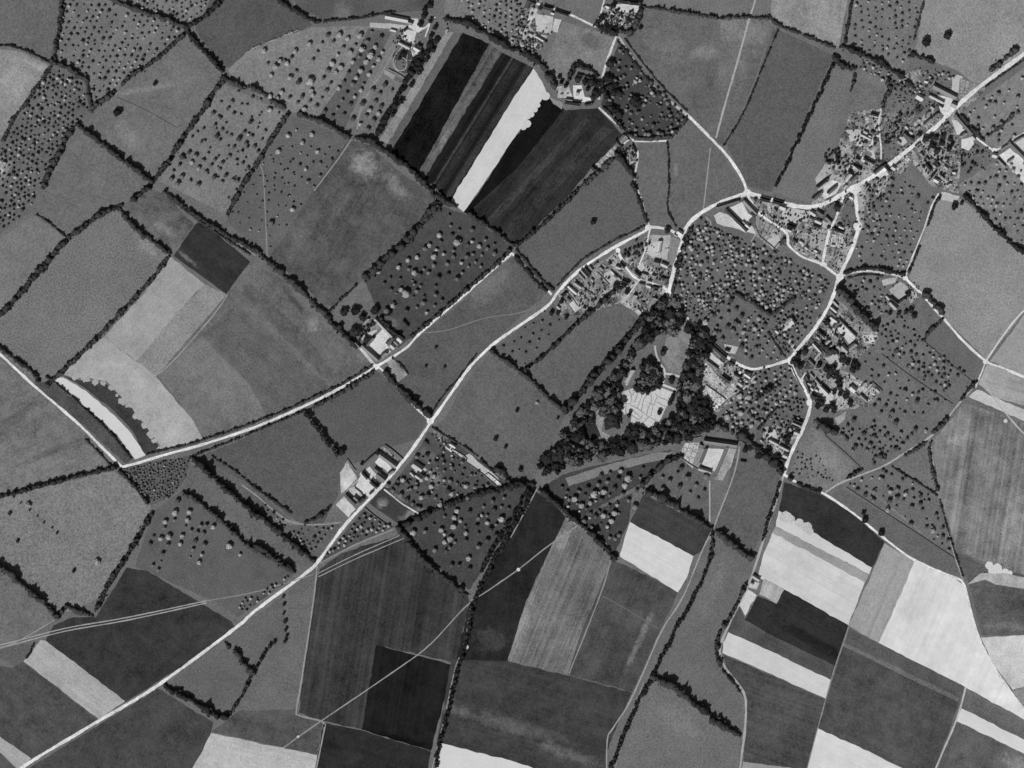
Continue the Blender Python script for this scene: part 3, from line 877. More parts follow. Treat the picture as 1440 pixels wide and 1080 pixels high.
# ================================================================ roads
ROADM = soil(216, 0.5, 0.16, 0, 0, .1, 3.0)
LANEM = soil(206, 0.55, 0.18, 0, 0, .1, 5.0)
TRACKM = soil(132, 0.25, 0.18, 0, 0, .1, 7.0)
PATHM = soil(118, 0.25, 0.18, 0, 0, .1, 9.0)
for nm, w, m, s in (
    ('road', 5.2, ROADM, '-10,1110 20,1090 42,1072 140,1013 220,965 330,884 360,858 430,806 447,790 480,745 500,722 540,680 575,638 605,595'),
    ('road', 5.0, ROADM, '605,595 640,545 660,517 690,487 720,465 770,430 785,410 815,380 860,350 905,326 914,319'),
    ('road', 5.0, ROADM, '912,319 925,320 936,322'),
    ('road', 4.6, ROADM, '940,322 950,328 960,335'),
    ('road', 6.2, ROADM, '940,412 950,372 960,336 966,318 985,300 1015,284 1050,272'),
    ('road', 7.0, ROADM, '1050,271 1075,278 1110,288 1140,291 1165,284 1200,264 1240,240 1290,200'),
    ('road', 7.0, ROADM, '1290,200 1320,175 1345,150 1380,120 1440,76 1500,30'),
    ('road', 4.4, ROADM, '-60,450 -20,482 0,498 45,540 110,596 165,650 178,655 230,640 285,625 360,600 430,570 480,545 527,517'),
    ('road', 4.2, ROADM, '527,517 570,490 592,467 640,426 720,356'),
    ('lane_road', 3.6, LANEM, '720,356 735,372 752,392 776,414'),
    ('lane_road', 3.4, LANEM, '530,514 545,528 560,545 580,568 604,592'),
    ('lane_road', 3.0, LANEM, '892,257 894,240 897,218 892,200 880,186 860,168 842,151'),
    ('lane_road', 2.4, LANEM, '913,318 907,298 902,280 896,266'),
    ('lane_road', 3.6, LANEM, '842,140 844,122 850,97 860,68 868,48'),
    ('lane_road', 3.0, LANEM, '866,48 870,36 874,20 876,12'),
    ('lane_road', 4.6, soil(158, .2, .12), '870,52 900,97 930,132 967,162'),
    ('lane_road', 4.8, ROADM, '967,162 1005,200 1025,222 1042,248 1051,270'),
    ('footpath', 1.8, TRACKM, '966,164 956,180 946,196'),
    ('footpath', 1.8, LANEM, '892,199 915,199 937,198'),
    ('lane_road', 2.8, LANEM, '914,322 910,340 905.7,356 899,372'),
    ('lane_road', 4.4, ROADM, '867,350 872,360 875,366 886,384 898,394'),
    ('lane_road', 3.8, ROADM, '896,393 908,396.5 923,400 932,404 940,409'),
    ('lane_road', 2.2, LANEM, '898,395 885,413 873.6,426'),
    ('lane_road', 4.6, ROADM, '939,408 942,424 952,436 966,447 992,470 1002,482 1020,500 1042,514 1060,519 1085,514 1110,506'),
    ('road', 6.0, ROADM, '1202,262 1204,285 1206,307 1207,320 1200,345 1187,375 1180,390'),
    ('road', 5.6, ROADM, '1180,390 1172,415 1162,437 1142,467 1117,497 1112,508 1118,525 1127,540 1139,563 1137,582 1127,607 1115,632 1107,652 1102,668'),
    ('lane_road', 4.0, soil(150, .2, .12), '1102,668 1095,692 1080,738 1064,790 1050,828 1030,868 1014,905 1013,922 1022,942 1038,962 1047,978 1049,996 1046,1040 1036,1110'),
    ('lane_road', 4.2, ROADM, '1051,275 1065,297 1077.5,307.6 1102,324 1108,333 1108,343 1116,352 1130,362 1155,371 1170,382 1181,391'),
    ('lane_road', 4.6, ROADM, '1186,276 1174,310 1167,323 1162,343 1158,363 1157,371'),
    ('lane_road', 2.6, LANEM, '1240,151 1236,169 1237,190 1239,208 1239,224'),
    ('lane_road', 3.2, LANEM, '1238,192 1229,192 1226,203 1222,206'),
    ('lane_road', 3.2, LANEM, '1341,160 1352,174 1364,187 1377,197 1389,206 1400,211 1419,200 1440,187 1500,150'),
    ('lane_road', 3.4, LANEM, '1182,388 1200,383 1220,381 1242,384 1260,387 1273,391'),
    ('lane_road', 2.6, LANEM, '1273,391 1276,380 1287,352 1300,320 1310,290 1320,272'),
    ('lane_road', 4.2, ROADM, '1272,390 1284,402 1298,415 1312,432 1327,448 1355,480 1387,508 1410,517 1440,530 1500,552'),
    ('footpath', 2.4, soil(200, .2, .1), '1387,507 1412,470 1440,437 1490,400'),
    ('lane_road', 2.6, LANEM, '1386,508 1382,520 1376,534 1372,545'),
    ('lane_road', 3.0, soil(150, .2, .15), '1372,540 1345,572 1327,595 1307,615 1275,635 1245,654 1205,670 1180,680 1160,693'),
    ('lane_road', 3.8, ROADM, '1102,667 1127,682 1158,694 1200,722 1230,746 1255,766 1280,784 1310,799 1340,811 1355,821 1366,862 1377,898 1394,932 1418,968 1450,1010 1490,1060'),
    ('footpath', 2.0, TRACKM, '1308,616 1312,650 1319,692 1330,735 1342,780 1355,818'),
    ('footpath', 2.2, soil(160, .2, .1), '1380,532 1398,560 1420,588 1444,614 1490,660'),
    ('track_path', 3.0, soil(170, .2, .1), '1358,966 1352,990 1342,1020 1328,1052 1314,1085 1296,1130'),
    ('track_path', 1.6, PATHM, '1193,882 1186,905 1172,945 1150,1024 1134,1085'),
    ('track_path', 2.6, soil(126, .2, .15), '446,796 440,850 425,950 417,998 420,1006 448,1013 456,1018 456,1026 443,1090 436,1130'),
    ('footpath', 1.6, soil(128, .2, .15), '398,1052 420,1036 450,1015 560,940 605,906 656,852 690,828 730,800 768,770 811,740'),
    ('footpath', 2.6, soil(150, .2, .15), '1070,-40 1062,0 1052,32 1037,87 1020,145 1007,194'),
    ('footpath', 1.8, soil(130, .2, .15), '999,208 992,270 989,294'),
    ('track_path', 2.0, soil(140, .2, .15), '-60,918 0,907 90,884 180,868 290,845'),
    ('track_path', 2.0, soil(140, .2, .15), '-60,923 0,911 90,888 180,872 290,848'),
    ('track_path', 1.6, soil(112, .2, .15), '290,845 360,832 440,808'),
    ('track_path', 2.0, soil(118, .2, .15), '450,792 500,766 562,741'),
    ('track_path', 1.6, soil(130, .2, .15), '448,806 500,780 562,753'),
    ('track_path', 1.6, soil(130, .2, .15), '448,811 500,786 568,757'),
    ('track_path', 1.8, soil(128, .2, .15), '76,872 50,888 24,902 0,912'),
    ('lane_road', 3.4, LANEM, '740,0 755,5 800,20 830,34 846,41'),
    ('lane_road', 2.6, LANEM, '838,36 845,18 852,-10'),
    ('lane_road', 2.2, LANEM, '878,14 890,18 900,11 901,0'),
    ('lane_road', 3.0, LANEM, '588,40 596,40 603,34 612,24'),
    ('lane_road', 2.4, LANEM, '604,34 598,52'),
    ('track_path', 3.0, soil(104, .2, .15), '566,42 555,60 540,85 520,130 502,168'),
    ('footpath', 1.5, soil(122, .2, .15), '555,70 535,105 510,145 503,175 502,182'),
    ('footpath', 1.4, soil(112, .2, .15), '376,366 373,300 370,245 364,230'),
    ('footpath', 2.0, soil(112, .2, .15), '494,196 478,220 460,244 442,268'),
    ('footpath', 1.4, soil(100, .2, .15), '594,468 630,464 680,448 730,440 764,428'),
    ('track_path', 2.0, soil(136, .2, .15), '755,688 735,725 718,756'),
    ('track_path', 1.8, soil(126, .2, .15), '664,842 652,910 640,940 625,1010 608,1080 600,1130'),
    ('track_path', 2.2, soil(140, .2, .15), '1001,746 985,780 960,840 930,888 905,945 884,990 862,1024 854,1040 853,1090'),
    ('footpath', 1.6, soil(112, .2, .15), '905,960 890,1000 870,1060 862,1100'),
    ('footpath', 2.0, soil(136, .2, .15), '1040,628 1034,660 1022,695 1010,725 998,758'),
    ('footpath', 2.0, soil(150, .2, .15), '998,676 998,705 998,738'),
    ('track_path', 3.0, soil(170, .2, .1), '921,486 923,499 927,508 932,517'),
    ('track_path', 3.8, soil(190, .2, .1), '932,516 935,524 933,536 929,542'),
    ('track_path', 3.4, soil(190, .2, .1), '934,525 946,527 957,530'),
    ('track_path', 1.8, soil(130, .2, .1), '957,530 964,503 969,480 972,468'),
    ('track_path', 3.6, soil(196, .2, .1), '928,540 940,544 952,549'),
    ('track_path', 1.8, soil(160, .2, .1), '957,530 952,549'),
    ('footpath', 2.0, LANEM, '540,688 550,696 562,706 578,716 592,725'),
    ('footpath', 1.6, soil(120, .2, .1), '795,728 830,752 858,790 800,948'),
    ('footpath', 1.2, soil(88, .2, .1), '847,838 880,856 925,884'),
    ('track_path', 1.8, soil(140, .2, .1), '1056,340 1060,334 1066,316'),
    ('footpath', 1.6, soil(128, .2, .1), '992,305 999,312 1000,320'),
    ('footpath', 2.0, soil(120, .2, .1), '340,682 362,698 385,718 410,734 442,738 478,735'),
    ('footpath', 1.6, soil(126, .2, .1), '232,268 282,308 340,346 360,360'),
    ('footpath', 1.2, soil(60, .2, .1), '165,137 200,152 250,180'),
    ('footpath', 1.2, soil(140, .2, .1), '145,475 182,498 218,528 290,455 320,415'),
    ('footpath', 1.2, soil(140, .2, .1), '192,506 225,468 262,424'),
    ('lane_road', 2.4, LANEM, '872,700 845,740'),
):
    if s == '872,700 845,740':
        continue
    ribbon(nm, P(s), w * (.8 if nm != 'footpath' else 1), m)
for (x, y, rx, ry) in ((912, 320, 5, 4), (940, 411, 4, 5), (944, 421, 3.5, 3.5), (1051, 272, 6, 6), (1181, 390, 5.5, 6), (1112, 507, 5, 6), (1158, 372, 5, 3), (605, 592, 5, 5), (529, 516, 4, 4), (1273, 391, 3.5, 3.5), (966, 163, 3.5, 3), (1386, 509, 4, 3), (1138, 566, 4, 5), (869, 352, 3.2, 3.5), (961, 334, 5, 5), (1332, 161, 5, 4), (1202, 266, 9, 6), (1206, 318, 6, 7), (399, 1052, .1, .1), (1398, 211, 4, 3)):
    if rx > 1:
        sheet('road', [(x + rx * math.cos(a * math.pi / 8), y + ry * math.sin(a * math.pi / 8)) for a in range(16)], ROADM, 0.15, 3)
for (x, y, r) in ((729, 801, 2.6), (419, 1036, 1.8), (1414, 592, 2.8), (656, 910, 3.0)):
    sheet('path_ground', [(x + r * math.cos(a * math.pi / 6), y + r * math.sin(a * math.pi / 6)) for a in range(12)], soil(196, .1, .1), 0.1, 2)
# ================================================================ buildings
# (x, y, length, width, ridge angle in degrees on the map (x east, y south), roof tone; the darkest have slope shade and cast shadow put into the colour)
SITES = [
 ('inside the looped hamlet lane', '926.6,348,18,7,100,205 923,370,9,8,15,100 934,373,11,6,25,175 897,385,11,4.5,40,45 887,370,6,3.5,-55,180 932,391,7,4.5,20,60 937,397,10,4.5,105,90 913,396,6,5,15,170 906,386,7,5,20,110 919,388,6,5,15,140'),
 ('by the hamlet end junction', '956,328,9,7,35,205 950,331,6,3,35,150'),
 ('along the hamlet lane bend', '875.5,373,10,4.5,45,50 879.5,396.5,12,5,25,55 862,384,9,3.5,45,195 869,376,8,5.5,20,170 857.5,370,5,4.5,60,60 876,403,9,4.5,35,110 866,388,6,5,40,80 871,392,6,4.5,45,150'),  # second entry: a building's cast shadow, built as a dark roof
 ('in the hamlet roadside gardens', '805,408,17,4.2,42,195 813,401.5,13,5,35,170 821.5,385,14,4,48,150 817.6,389,13,3.2,46,120 826,381,13,4,50,60 831,377,8,4,50,140 833,394,5,4,45,120 793,414,7,5,-40,60 785.5,432.6,6,4,45,185 800,420,6,4,40,70 846,378,7,4.5,40,150 838,372,6,4,-45,110'),
 ('between the hamlet and the wood', '890,421.5,14,6.5,120,190 916,427,18,8.5,120,165 917.5,438,13,5.5,125,80 893.5,414,5,4,30,60 903,398.5,9,3.5,15,60 912,402.5,7,5,20,185 922,404,9,3.5,12,60 920,412,8,5,120,120 928,408,7,5,100,170 899,437,6,5,45,180 904,428,6,4,120,95'),
 ('at the walled farm by the fork', '1023,287.5,33,6,-17,85 1054.6,292,27,7,46,118 1035.7,309.5,43,5.5,45,75 1059.5,301.5,9,6,40,60 1051,318,8,5,40,205 1046,313,5,4,40,120'),
 ('in the gardens below the fork', '1075.5,281,15,5.5,15,55 1093.5,285,16,5.5,15,55 1100,292,9,7,20,195 1113,318.5,13,5.5,23,40 1109,324,8,5,23,185 1118,339,8,4,35,60 1093,345.5,9,3.5,-50,185 1100,341,10,4.5,-60,80 1062,280,5,4,15,70 1090,296,6,4,60,95 1127,341,7,5,35,180 1134,349,6,5,40,170 1147,353,5,4,30,190 1124,312,5,4,20,140 1089,309,5,4,-60,110'),
 ('between the two village streets', '1142,306.5,9,4.5,20,70 1143,300.5,10,6,35,200 1150.5,312,10,6,25,180 1148.6,319,12,4.5,18,60 1165,309.5,12,4.5,45,95 1152.5,300,12,6,35,90 1164.6,320,5,4,20,60 1179,324.5,17,5,20,45 1183,320,8,4,25,190 1180,316,6,4,20,70 1192,320,5,4,80,150 1197,278,6,5,30,195 1203,314,4,4,0,190 1171,345,4,4,0,180'),
 ('around the white street yard', '1148.6,276,16,6,-38,85 1169.5,267.5,16,5.5,-40,85 1156,258,20,5,-38,75 1192,250,12,6,-50,205 1196,243.5,10,4,40,50 1188,262.5,6,4,-40,180 1200,251,13,5,-42,85 1199.7,234,6,5,30,195 1206,235.5,13,4,30,45 1205.5,225,8,7,20,85 1222,226.5,18,4.5,25,45 1217,232,6,5,30,100 1202,213,11,3,120,80'),
 ('by the oval lawn', '1217,193,16,4.5,27,180 1229.6,161.4,12,4.5,15,45 1226.7,185.5,6,4.5,20,60 1217,186,7,5,30,165 1223,192,5,4,30,195 1212,201,5,4,40,150'),
 ('on the wide main street', '1235,239,17,5.5,-38,90 1247.5,237,14,4.5,50,45 1256,236.5,7,6.5,30,175 1263,231,6,4,-35,110 1274,191,9,7,45,80 1275,179.5,6,5,45,170 1282,194.5,7,4.5,30,60 1281,186.7,5,4.5,30,180 1264,200,6,5,40,150 1304,172,14,5,-40,120 1315,163,10,5,-38,100 1290,180,6,5,-40,150'),
 ('at the barnyard off the street', '1328,129.5,37,8,27,135 1316.7,140,23,5,27,175 1293,137.4,11,9,30,195 1323,148.5,8,4,35,60 1341,148,9,8,25,125 1302,115,5,4.5,20,190 1311,152,6,5,40,165 1304,160,7,4,-45,130'),
 ('along the courtyard farm lane', '1354.6,175.5,37,6,48,90 1354,190,9,6,-35,115 1368.5,194,7,5.5,45,180 1330,176,6,5,-30,110'),
 ('at the white courtyard farm', '1430,212,34,5.5,45,85 1413,206.5,13,3.5,-33,110 1398,219,7,7,20,200 1431,196.5,15,4,-30,110 1408,230,15,3.5,45,140 1420,226,10,4,-35,150'),
 ('in the bright street gardens', '1305.5,235,13,4.5,55,55 1313,244.5,10,3.5,-50,60 1316,254,8,6,30,195 1314,234,5,5,50,170 1318,231,9,4,50,60 1340.5,243,5,5,0,195 1296,218,7,5,50,110 1304,224,6,5,50,100 1330,236,7,5,40,160 1325,250,6,5,45,150 1334,260,6,5,-30,180 1290,204,8,4,-40,95'),
 ('on the street by the dark hedge', '1175,427,11,3.5,47,175 1172,435.5,12,4.5,40,195 1170.5,441,13,4,45,90 1172,449.5,12,5,35,200 1174.7,458,9,6,-50,100 1191.7,461,36,3,45,80 1155,469.5,14,4.5,38,50 1163,481,8,5,-40,180 1187,491,12,9,45,170 1198,487.5,13,7,-37,145 1179.6,488.5,7,7,45,155 1167,463,6,4.5,40,140 1150,475,6,4,40,170 1175,473,6,5,40,110'),
 ('by the angled white walls', '1148,489,16,4,48,200 1149,500.5,14,4,130,200 1137,489.5,10,3.5,-40,190 1141,510,12,4,45,90'),
 ('at the little orchard farm', '1115.5,450,11,4.5,52,75 1092.6,466.6,6,4.5,40,195 1107,452,14,6,-40,170'),
 ('on the south street bend', '1160,546.4,19,5,45,55 1134,542.5,22,4,72,90 1138,539.6,6,5,20,155 1144.7,540.5,7,5,80,90 1134.5,532,7,6,70,80 1142,547,5,4,40,200 1148.6,549,5,4,40,200 1144,557.5,9,8,30,75 1142,528,8,4,50,140 1150,538,12,4,50,150'),
 ('in the walled garden', '1199,547,10,9,40,200 1214,560,14,5,42,110 1234,549,6,5,45,185 1214,541,9,4,-45,180 1222,543,8,4,-50,185'),
 ('under the curved park lane', '1010.6,494.5,28,5.5,42,75 1029,511,9,5.5,32,60 1002,513.5,20,3.5,37,105 1020.7,533,14,6,35,60 1037.7,528,12,4.5,30,50 1053,524,11,3.5,18,70 1051,528.5,11,5,35,195 1058,532,9,3.5,-50,200 1049,535,7,5,40,180 1040.6,540,9,6,35,170 1046.5,544,8,5,-45,180 1040,547,12,3,35,75 1023,492,8,4.5,20,50 1041,522.5,3.5,8,30,195'),
 ('beside the street out of the village', '1122,592,15,4.5,22,45 1120,597,14,3.5,24,150 1118,600.5,11,3.5,25,70 1120,608.6,8,7,25,175 1088,622,15,5,28,175 1102,630,15,5,28,165 1104,641,8,7,25,175 1100,646.5,11,4.5,25,60 1112,604,5,4,60,170 1071,620,5,4,50,170'),
 ('at the roadside pasture farm', '546,647.5,30,8,36,110 536.5,671,15,10,38,95 531,662,11,5,38,90 550,665,10,5,-35,150 514,668.6,12,5.5,48,75 526.4,681,14,6.5,43,75 522.5,692.4,7,3.5,-40,80 493.5,702,20,6,44,80 508,703,9,6,-35,75 520.6,645,22,4,-40,90 587.6,656.5,16,11,35,175 592.5,666,13,4.5,38,60 580,667,8,4,45,180 587.6,670.5,8,5,35,200 501,701,8,5,44,140'),
 ('at the crossroads farm', '520.6,496,31,7,42,110 540,461.5,36,5.5,46,170 520.6,480.6,14,5,-48,100 547.8,479.6,12,5,-45,85 552.6,487.4,8,7,40,180 563,477.6,9,8.5,45,195 557.5,482.5,8,5,45,110 540,499,9,6.5,-40,120 535,505,6,5,-40,95 570.6,455,12,3.5,48,60 514.7,452,10,4,-45,170 503,485.4,11,4,45,115'),
 ('at the farm with the round garden', '558,26.5,33,7.5,11,175 568.6,64.4,18,5.5,27,160 587,70,12,7,30,190 553,43,9,4,15,190 628,45,7,4,-75,190 577,33,7,6,20,110 581,72,6,5,40,120 570,42,6,4,-40,75 590,65,8,5,40,60'),
 ('at the farm on the white track', '742,7.5,12,7,110,85 748,4,12,4,25,60 770.5,12,14,6.5,15,60 790,18.5,22,4.5,18,55 759,55,14,3.5,30,190 777,19,5,4,15,190 747,49,6,5,30,170'),
 ('at the house with ringed drive', '876,2,16,7,10,55 892,5,15,6,5,50 854,10,6,5,20,190 862,20,5,4,40,195'),
 ('at the tree ringed farm', '805,145,22,6.5,8,50 827.6,147,11,4.5,-10,75 800,141,10,4,8,120 812,131,4,8,10,150'),
 ('in the strip garden', '875.4,195.5,12,9,-45,130 880,199,9,4,-38,190 870.5,202,14,4,43,50 892,209,13,3.5,65,50 835,237.5,8,5.5,45,60 889,219,6,5,60,90'),
 ('by the long narrow plots', '636.7,626.5,10,5,33,200 599.7,621.5,6,4,40,70 630,630,6,4,33,180'),
 ('at the walled farm under the park', '1012.6,623,47,8,8,105 1013.6,649.6,46,5,114,115 989,641,22,5,112,105 991,661.5,19,6,18,170 1045,648.6,9,3,12,60 986,626,6,5,30,100'),
 ('by the white field corner', '1063,812.5,12,5.5,33,165 1057.5,820,5,4,30,110'),
 ('at the hedged lane smallholding', '1267.6,424.4,12,6,-38,95 1248,418.6,7,4,45,175 1255.5,430,14,6,45,170 1257,422.5,13,4,42,75'),
 ('at the edge of the western orchard', '4,233,11,7,-60,185 -3,245,7,5,-60,150'),
 ('at the end of the park drive', '884.5,530.5,23,6.5,118,205'),
]


def gable(cx, cy, L, Wd, deg, tone, place, label, name):
    """stone walls with gables under a steep two-slope roof; larger ones carry chimneys on the ridge"""
    small = L * Wd < 40
    hw = 2.8 if small else 4.0
    pitch = 1.0 if tone < 130 else 0.8
    rise = Wd / 2 * pitch
    x, y = W((cx, cy))
    root = bpy.data.objects.new(name, None)
    COL.objects.link(root)
    root.empty_display_size = 1
    root.location = (x, y, 0)
    root.rotation_euler = (0, 0, math.radians(-deg))
    tag(root, label, name)
    a, b = L / 2, Wd / 2
    mb = MB()
    a0, b0 = a - 0.35, b - 0.35
    r0 = b0 * pitch
    v = [(-a0, -b0, 0), (a0, -b0, 0), (a0, b0, 0), (-a0, b0, 0), (-a0, -b0, hw), (a0, -b0, hw), (a0, b0, hw), (-a0, b0, hw), (-a0, 0, hw + r0), (a0, 0, hw + r0)]
    f = [(0, 1, 5), (0, 5, 4), (2, 3, 7), (2, 7, 6), (1, 2, 6), (1, 6, 5), (5, 6, 9), (3, 0, 4), (3, 4, 7), (7, 4, 8)]
    mb.add(v, f)
    mb.obj('wall', WALLM, root)
    mb = MB()
    n = max(3, int(L / 2))
    t = 0.18
    for s in (-1, 1):
        # a slightly sagging slope, tiled in short courses
        V, F = [], []
        for i in range(n + 1):
            u = -a + L * i / n
            sag = rnd.gauss(0, 0.07)
            V += [(u, s * b, hw - 0.2 + rnd.gauss(0, 0.04)), (u, s * 0.0, hw + rise + sag + 0.15), (u, s * b, hw - 0.2 - t), (u, 0, hw + rise + sag + 0.15 - t)]
        for i in range(n):
            k, m = 4 * i, 4 * i + 4
            q = [(k, m, m + 1, k + 1), (k + 2, k + 3, m + 3, m + 2), (k, k + 2, m + 2, m)]
            for c in q:
                c = c if s < 0 else c[::-1]
                F += [(c[0], c[1], c[2]), (c[0], c[2], c[3])]
        for k in (0, 4 * n):
            F += [(k, k + 1, k + 3), (k, k + 3, k + 2)]
        mb.add(V, F)
    roof = mb.obj('roof', roofmat(tone * 1.2 if 80 <= tone < 130 else tone * .9 if tone < 80 else tone), root)
    if L >= 8 and Wd >= 4.5:
        for u in ((-a + 1.0, a - 1.0) if L > 13 else (a - 1.0,)):
            c = MB()
            c.box(u - .45, u + .45, -.35, .35, hw + rise - .4, hw + rise + 1.3)
            c.box(u - .55, u + .55, -.45, .45, hw + rise + 1.3, hw + rise + 1.5)
            c.obj('chimney', BRICKM, roof)
    return root


NUM = ('topmost', 'second from top', 'third from top', 'fourth from top', 'fifth from top', 'sixth from top', 'seventh from top', 'eighth from top')
for place, rows in SITES:
    rows = [tuple(float(q) for q in r.split(',')) for r in rows.split()]
    cls = {}
    for r in rows:
        L, Wd, tone = max(r[2], r[3]), min(r[2], r[3]), r[5]
        tn = 'white' if tone >= 185 else 'pale' if tone >= 140 else 'grey' if tone >= 80 else 'dark'
        kind = 'barn' if L >= 20 else 'shed' if L * Wd < 36 else 'house'
        sh = ('long ' if L / Wd > 3.4 else '') if kind != 'barn' else ''
        cls.setdefault((tn, sh, kind), []).append(r)
    for (tn, sh, kind), rs in cls.items():
        rs.sort(key=lambda r: r[1])
        for i, r in enumerate(rs):
            base = f'{tn} roofed {sh}{kind}'
            if len(rs) == 1:
                lab = f'{base} {place}'
            else:
                pos = 'lowest' if i == len(rs) - 1 else NUM[i]
                lab = f'{pos} {base} {place}'
            gable(r[0], r[1], r[2], r[3], r[4], r[5], place, lab, kind)

# ---------------------------------------------------------------- walls and fences
for s, h, w, lab in (
    ('541,625.5 552,633 567,646', 2.4, 0.9, 'stone wall on the far side of the narrow beds at the roadside farm'),
    ('499,686 508,693 510,697', 2.2, 0.9, 'short stone wall between two white yards at the roadside farm'),
    ('483,694 495,682 506,670', 1.8, 0.8, 'wall behind the yards of the roadside farm'),
    ('488,645 500,662', 1.8, 1.0, 'field wall running from the dark trees to the roadside farm'),
    ('513,714 530,728 550,742', 1.8, 0.9, 'dark straight wall across the small orchard below the road'),
    ('1140,476 1150,486 1161,498', 2.2, 0.9, 'long wall next to the angled white buildings'),
    ('1113,516 1118,528 1124,540 1130,550', 1.8, 0.9, 'wall along the verge of the south street bend'),
    ('1195,545 1206,556 1219,570', 2.2, 0.9, 'lower wall of the walled garden'),
    ('1226,537 1240,549', 2.2, 0.9, 'upper wall of the walled garden'),
    ('1062,318 1068,332 1080,342 1095,355', 1.8, 0.7, 'boundary wall between the fork farm gardens and the orchard'),
    ('992,541 1006,551 1021,562', 2.0, 0.8, 'garden wall between two pale plots beside the park'),
    ('1015,554 1023,544', 1.8, 0.6, 'short garden wall crossing the pale plots beside the park'),
    ('1042,551 1023,563 1008,577', 1.6, 0.6, 'orchard wall closing the pale plots beside the park'),
    ('930,625 960,620 986,614', 2.0, 0.8, 'wall along the park edge leading to the long barn'),
    ('862,631 890,625 930,623', 1.8, 0.7, 'park boundary wall under the big trees'),
    ('954,641 966,650 980,659', 1.8, 0.7, 'wall between the walled farm beds and the pasture'),
    ('546,97 560,104 573,112', 2.0, 0.8, 'wall between the round garden and its lower plot'),
    ('635,636 655,650 680,668 703,688', 1.8, 0.7, 'orchard wall along the narrow garden plots'),
    ('637,632 654,642 657,646', 1.6, 0.6, 'inner wall of the narrow garden plots'),
    ('681,669 686,665 700,676 712,687', 1.6, 0.6, 'wall around the last of the narrow plots'),
    ('1320,187 1334,166', 1.6, 0.6, 'garden wall by the wide main street'),
    ('1320,225 1330,232 1337,237', 1.8, 0.7, 'wall behind the bright street gardens'),
    ('795,409 806,421 812,430', 1.6, 0.7, 'garden wall under the white roadside shed'),
    ('809,393 822,406 837,416', 1.8, 0.9, 'dark wall through the hamlet roadside gardens'),
    ('840,383 850,393 857,401', 1.8, 0.9, 'wall behind the hamlet lane houses'),
    ('899,420 890,433', 1.6, 0.6, 'wall between two pale hamlet plots'),
    ('911,411 905,422 899,432', 1.8, 0.8, 'dark wall beside the large pale hamlet roof'),
    ('898,432 912,441', 1.8, 0.8, 'cross wall below the large pale hamlet roof'),
    ('1248,416 1254,422 1261,427', 2.0, 0.8, 'wall of the smallholding yard by the hedged lane'),
    ('1297,478 1330,506 1372,540', 1.0, 0.6, 'long thin fence across the pasture beside the white lane'),
    ('1190,685 1225,708 1262,732 1305,760 1343,785', 1.0, 0.6, 'long straight fence dividing the sloping orchard from open grass'),
    ('1160,612 1190,638 1215,662', 1.0, 0.7, 'thin fence between scrubby grass and the orchard'),
    ('1240,498 1285,532 1340,568', 1.0, 0.6, 'thin fence through the eastern orchard'),
):
    pts = smooth(P(s), 6)
    fence = 'fence' in lab
    mb = MB()
    prev = None
    for i in range(len(pts) - 1):
        a, b = W(pts[i]), W(pts[i + 1])
        L = math.hypot(b[0] - a[0], b[1] - a[1]) + 1e-9
        nx, ny = -(b[1] - a[1]) / L * w / 2, (b[0] - a[0]) / L * w / 2
        hh = h * rnd.uniform(.94, 1.06)
        v = [(a[0] + nx, a[1] + ny, 0), (b[0] + nx, b[1] + ny, 0), (b[0] - nx, b[1] - ny, 0), (a[0] - nx, a[1] - ny, 0)]
        v += [(q[0], q[1], hh) for q in v]
        mb.add(v, [(0, 5, 1), (0, 4, 5), (1, 6, 2), (1, 5, 6), (2, 7, 3), (2, 6, 7), (3, 4, 0), (3, 7, 4), (4, 6, 5), (4, 7, 6)])
    n_ = 'fence' if fence else 'garden_wall'
    tag(mb.obj(n_, BARK if fence else leafmat('old_wall', .14, .24)), lab, 'fence' if fence else 'wall')
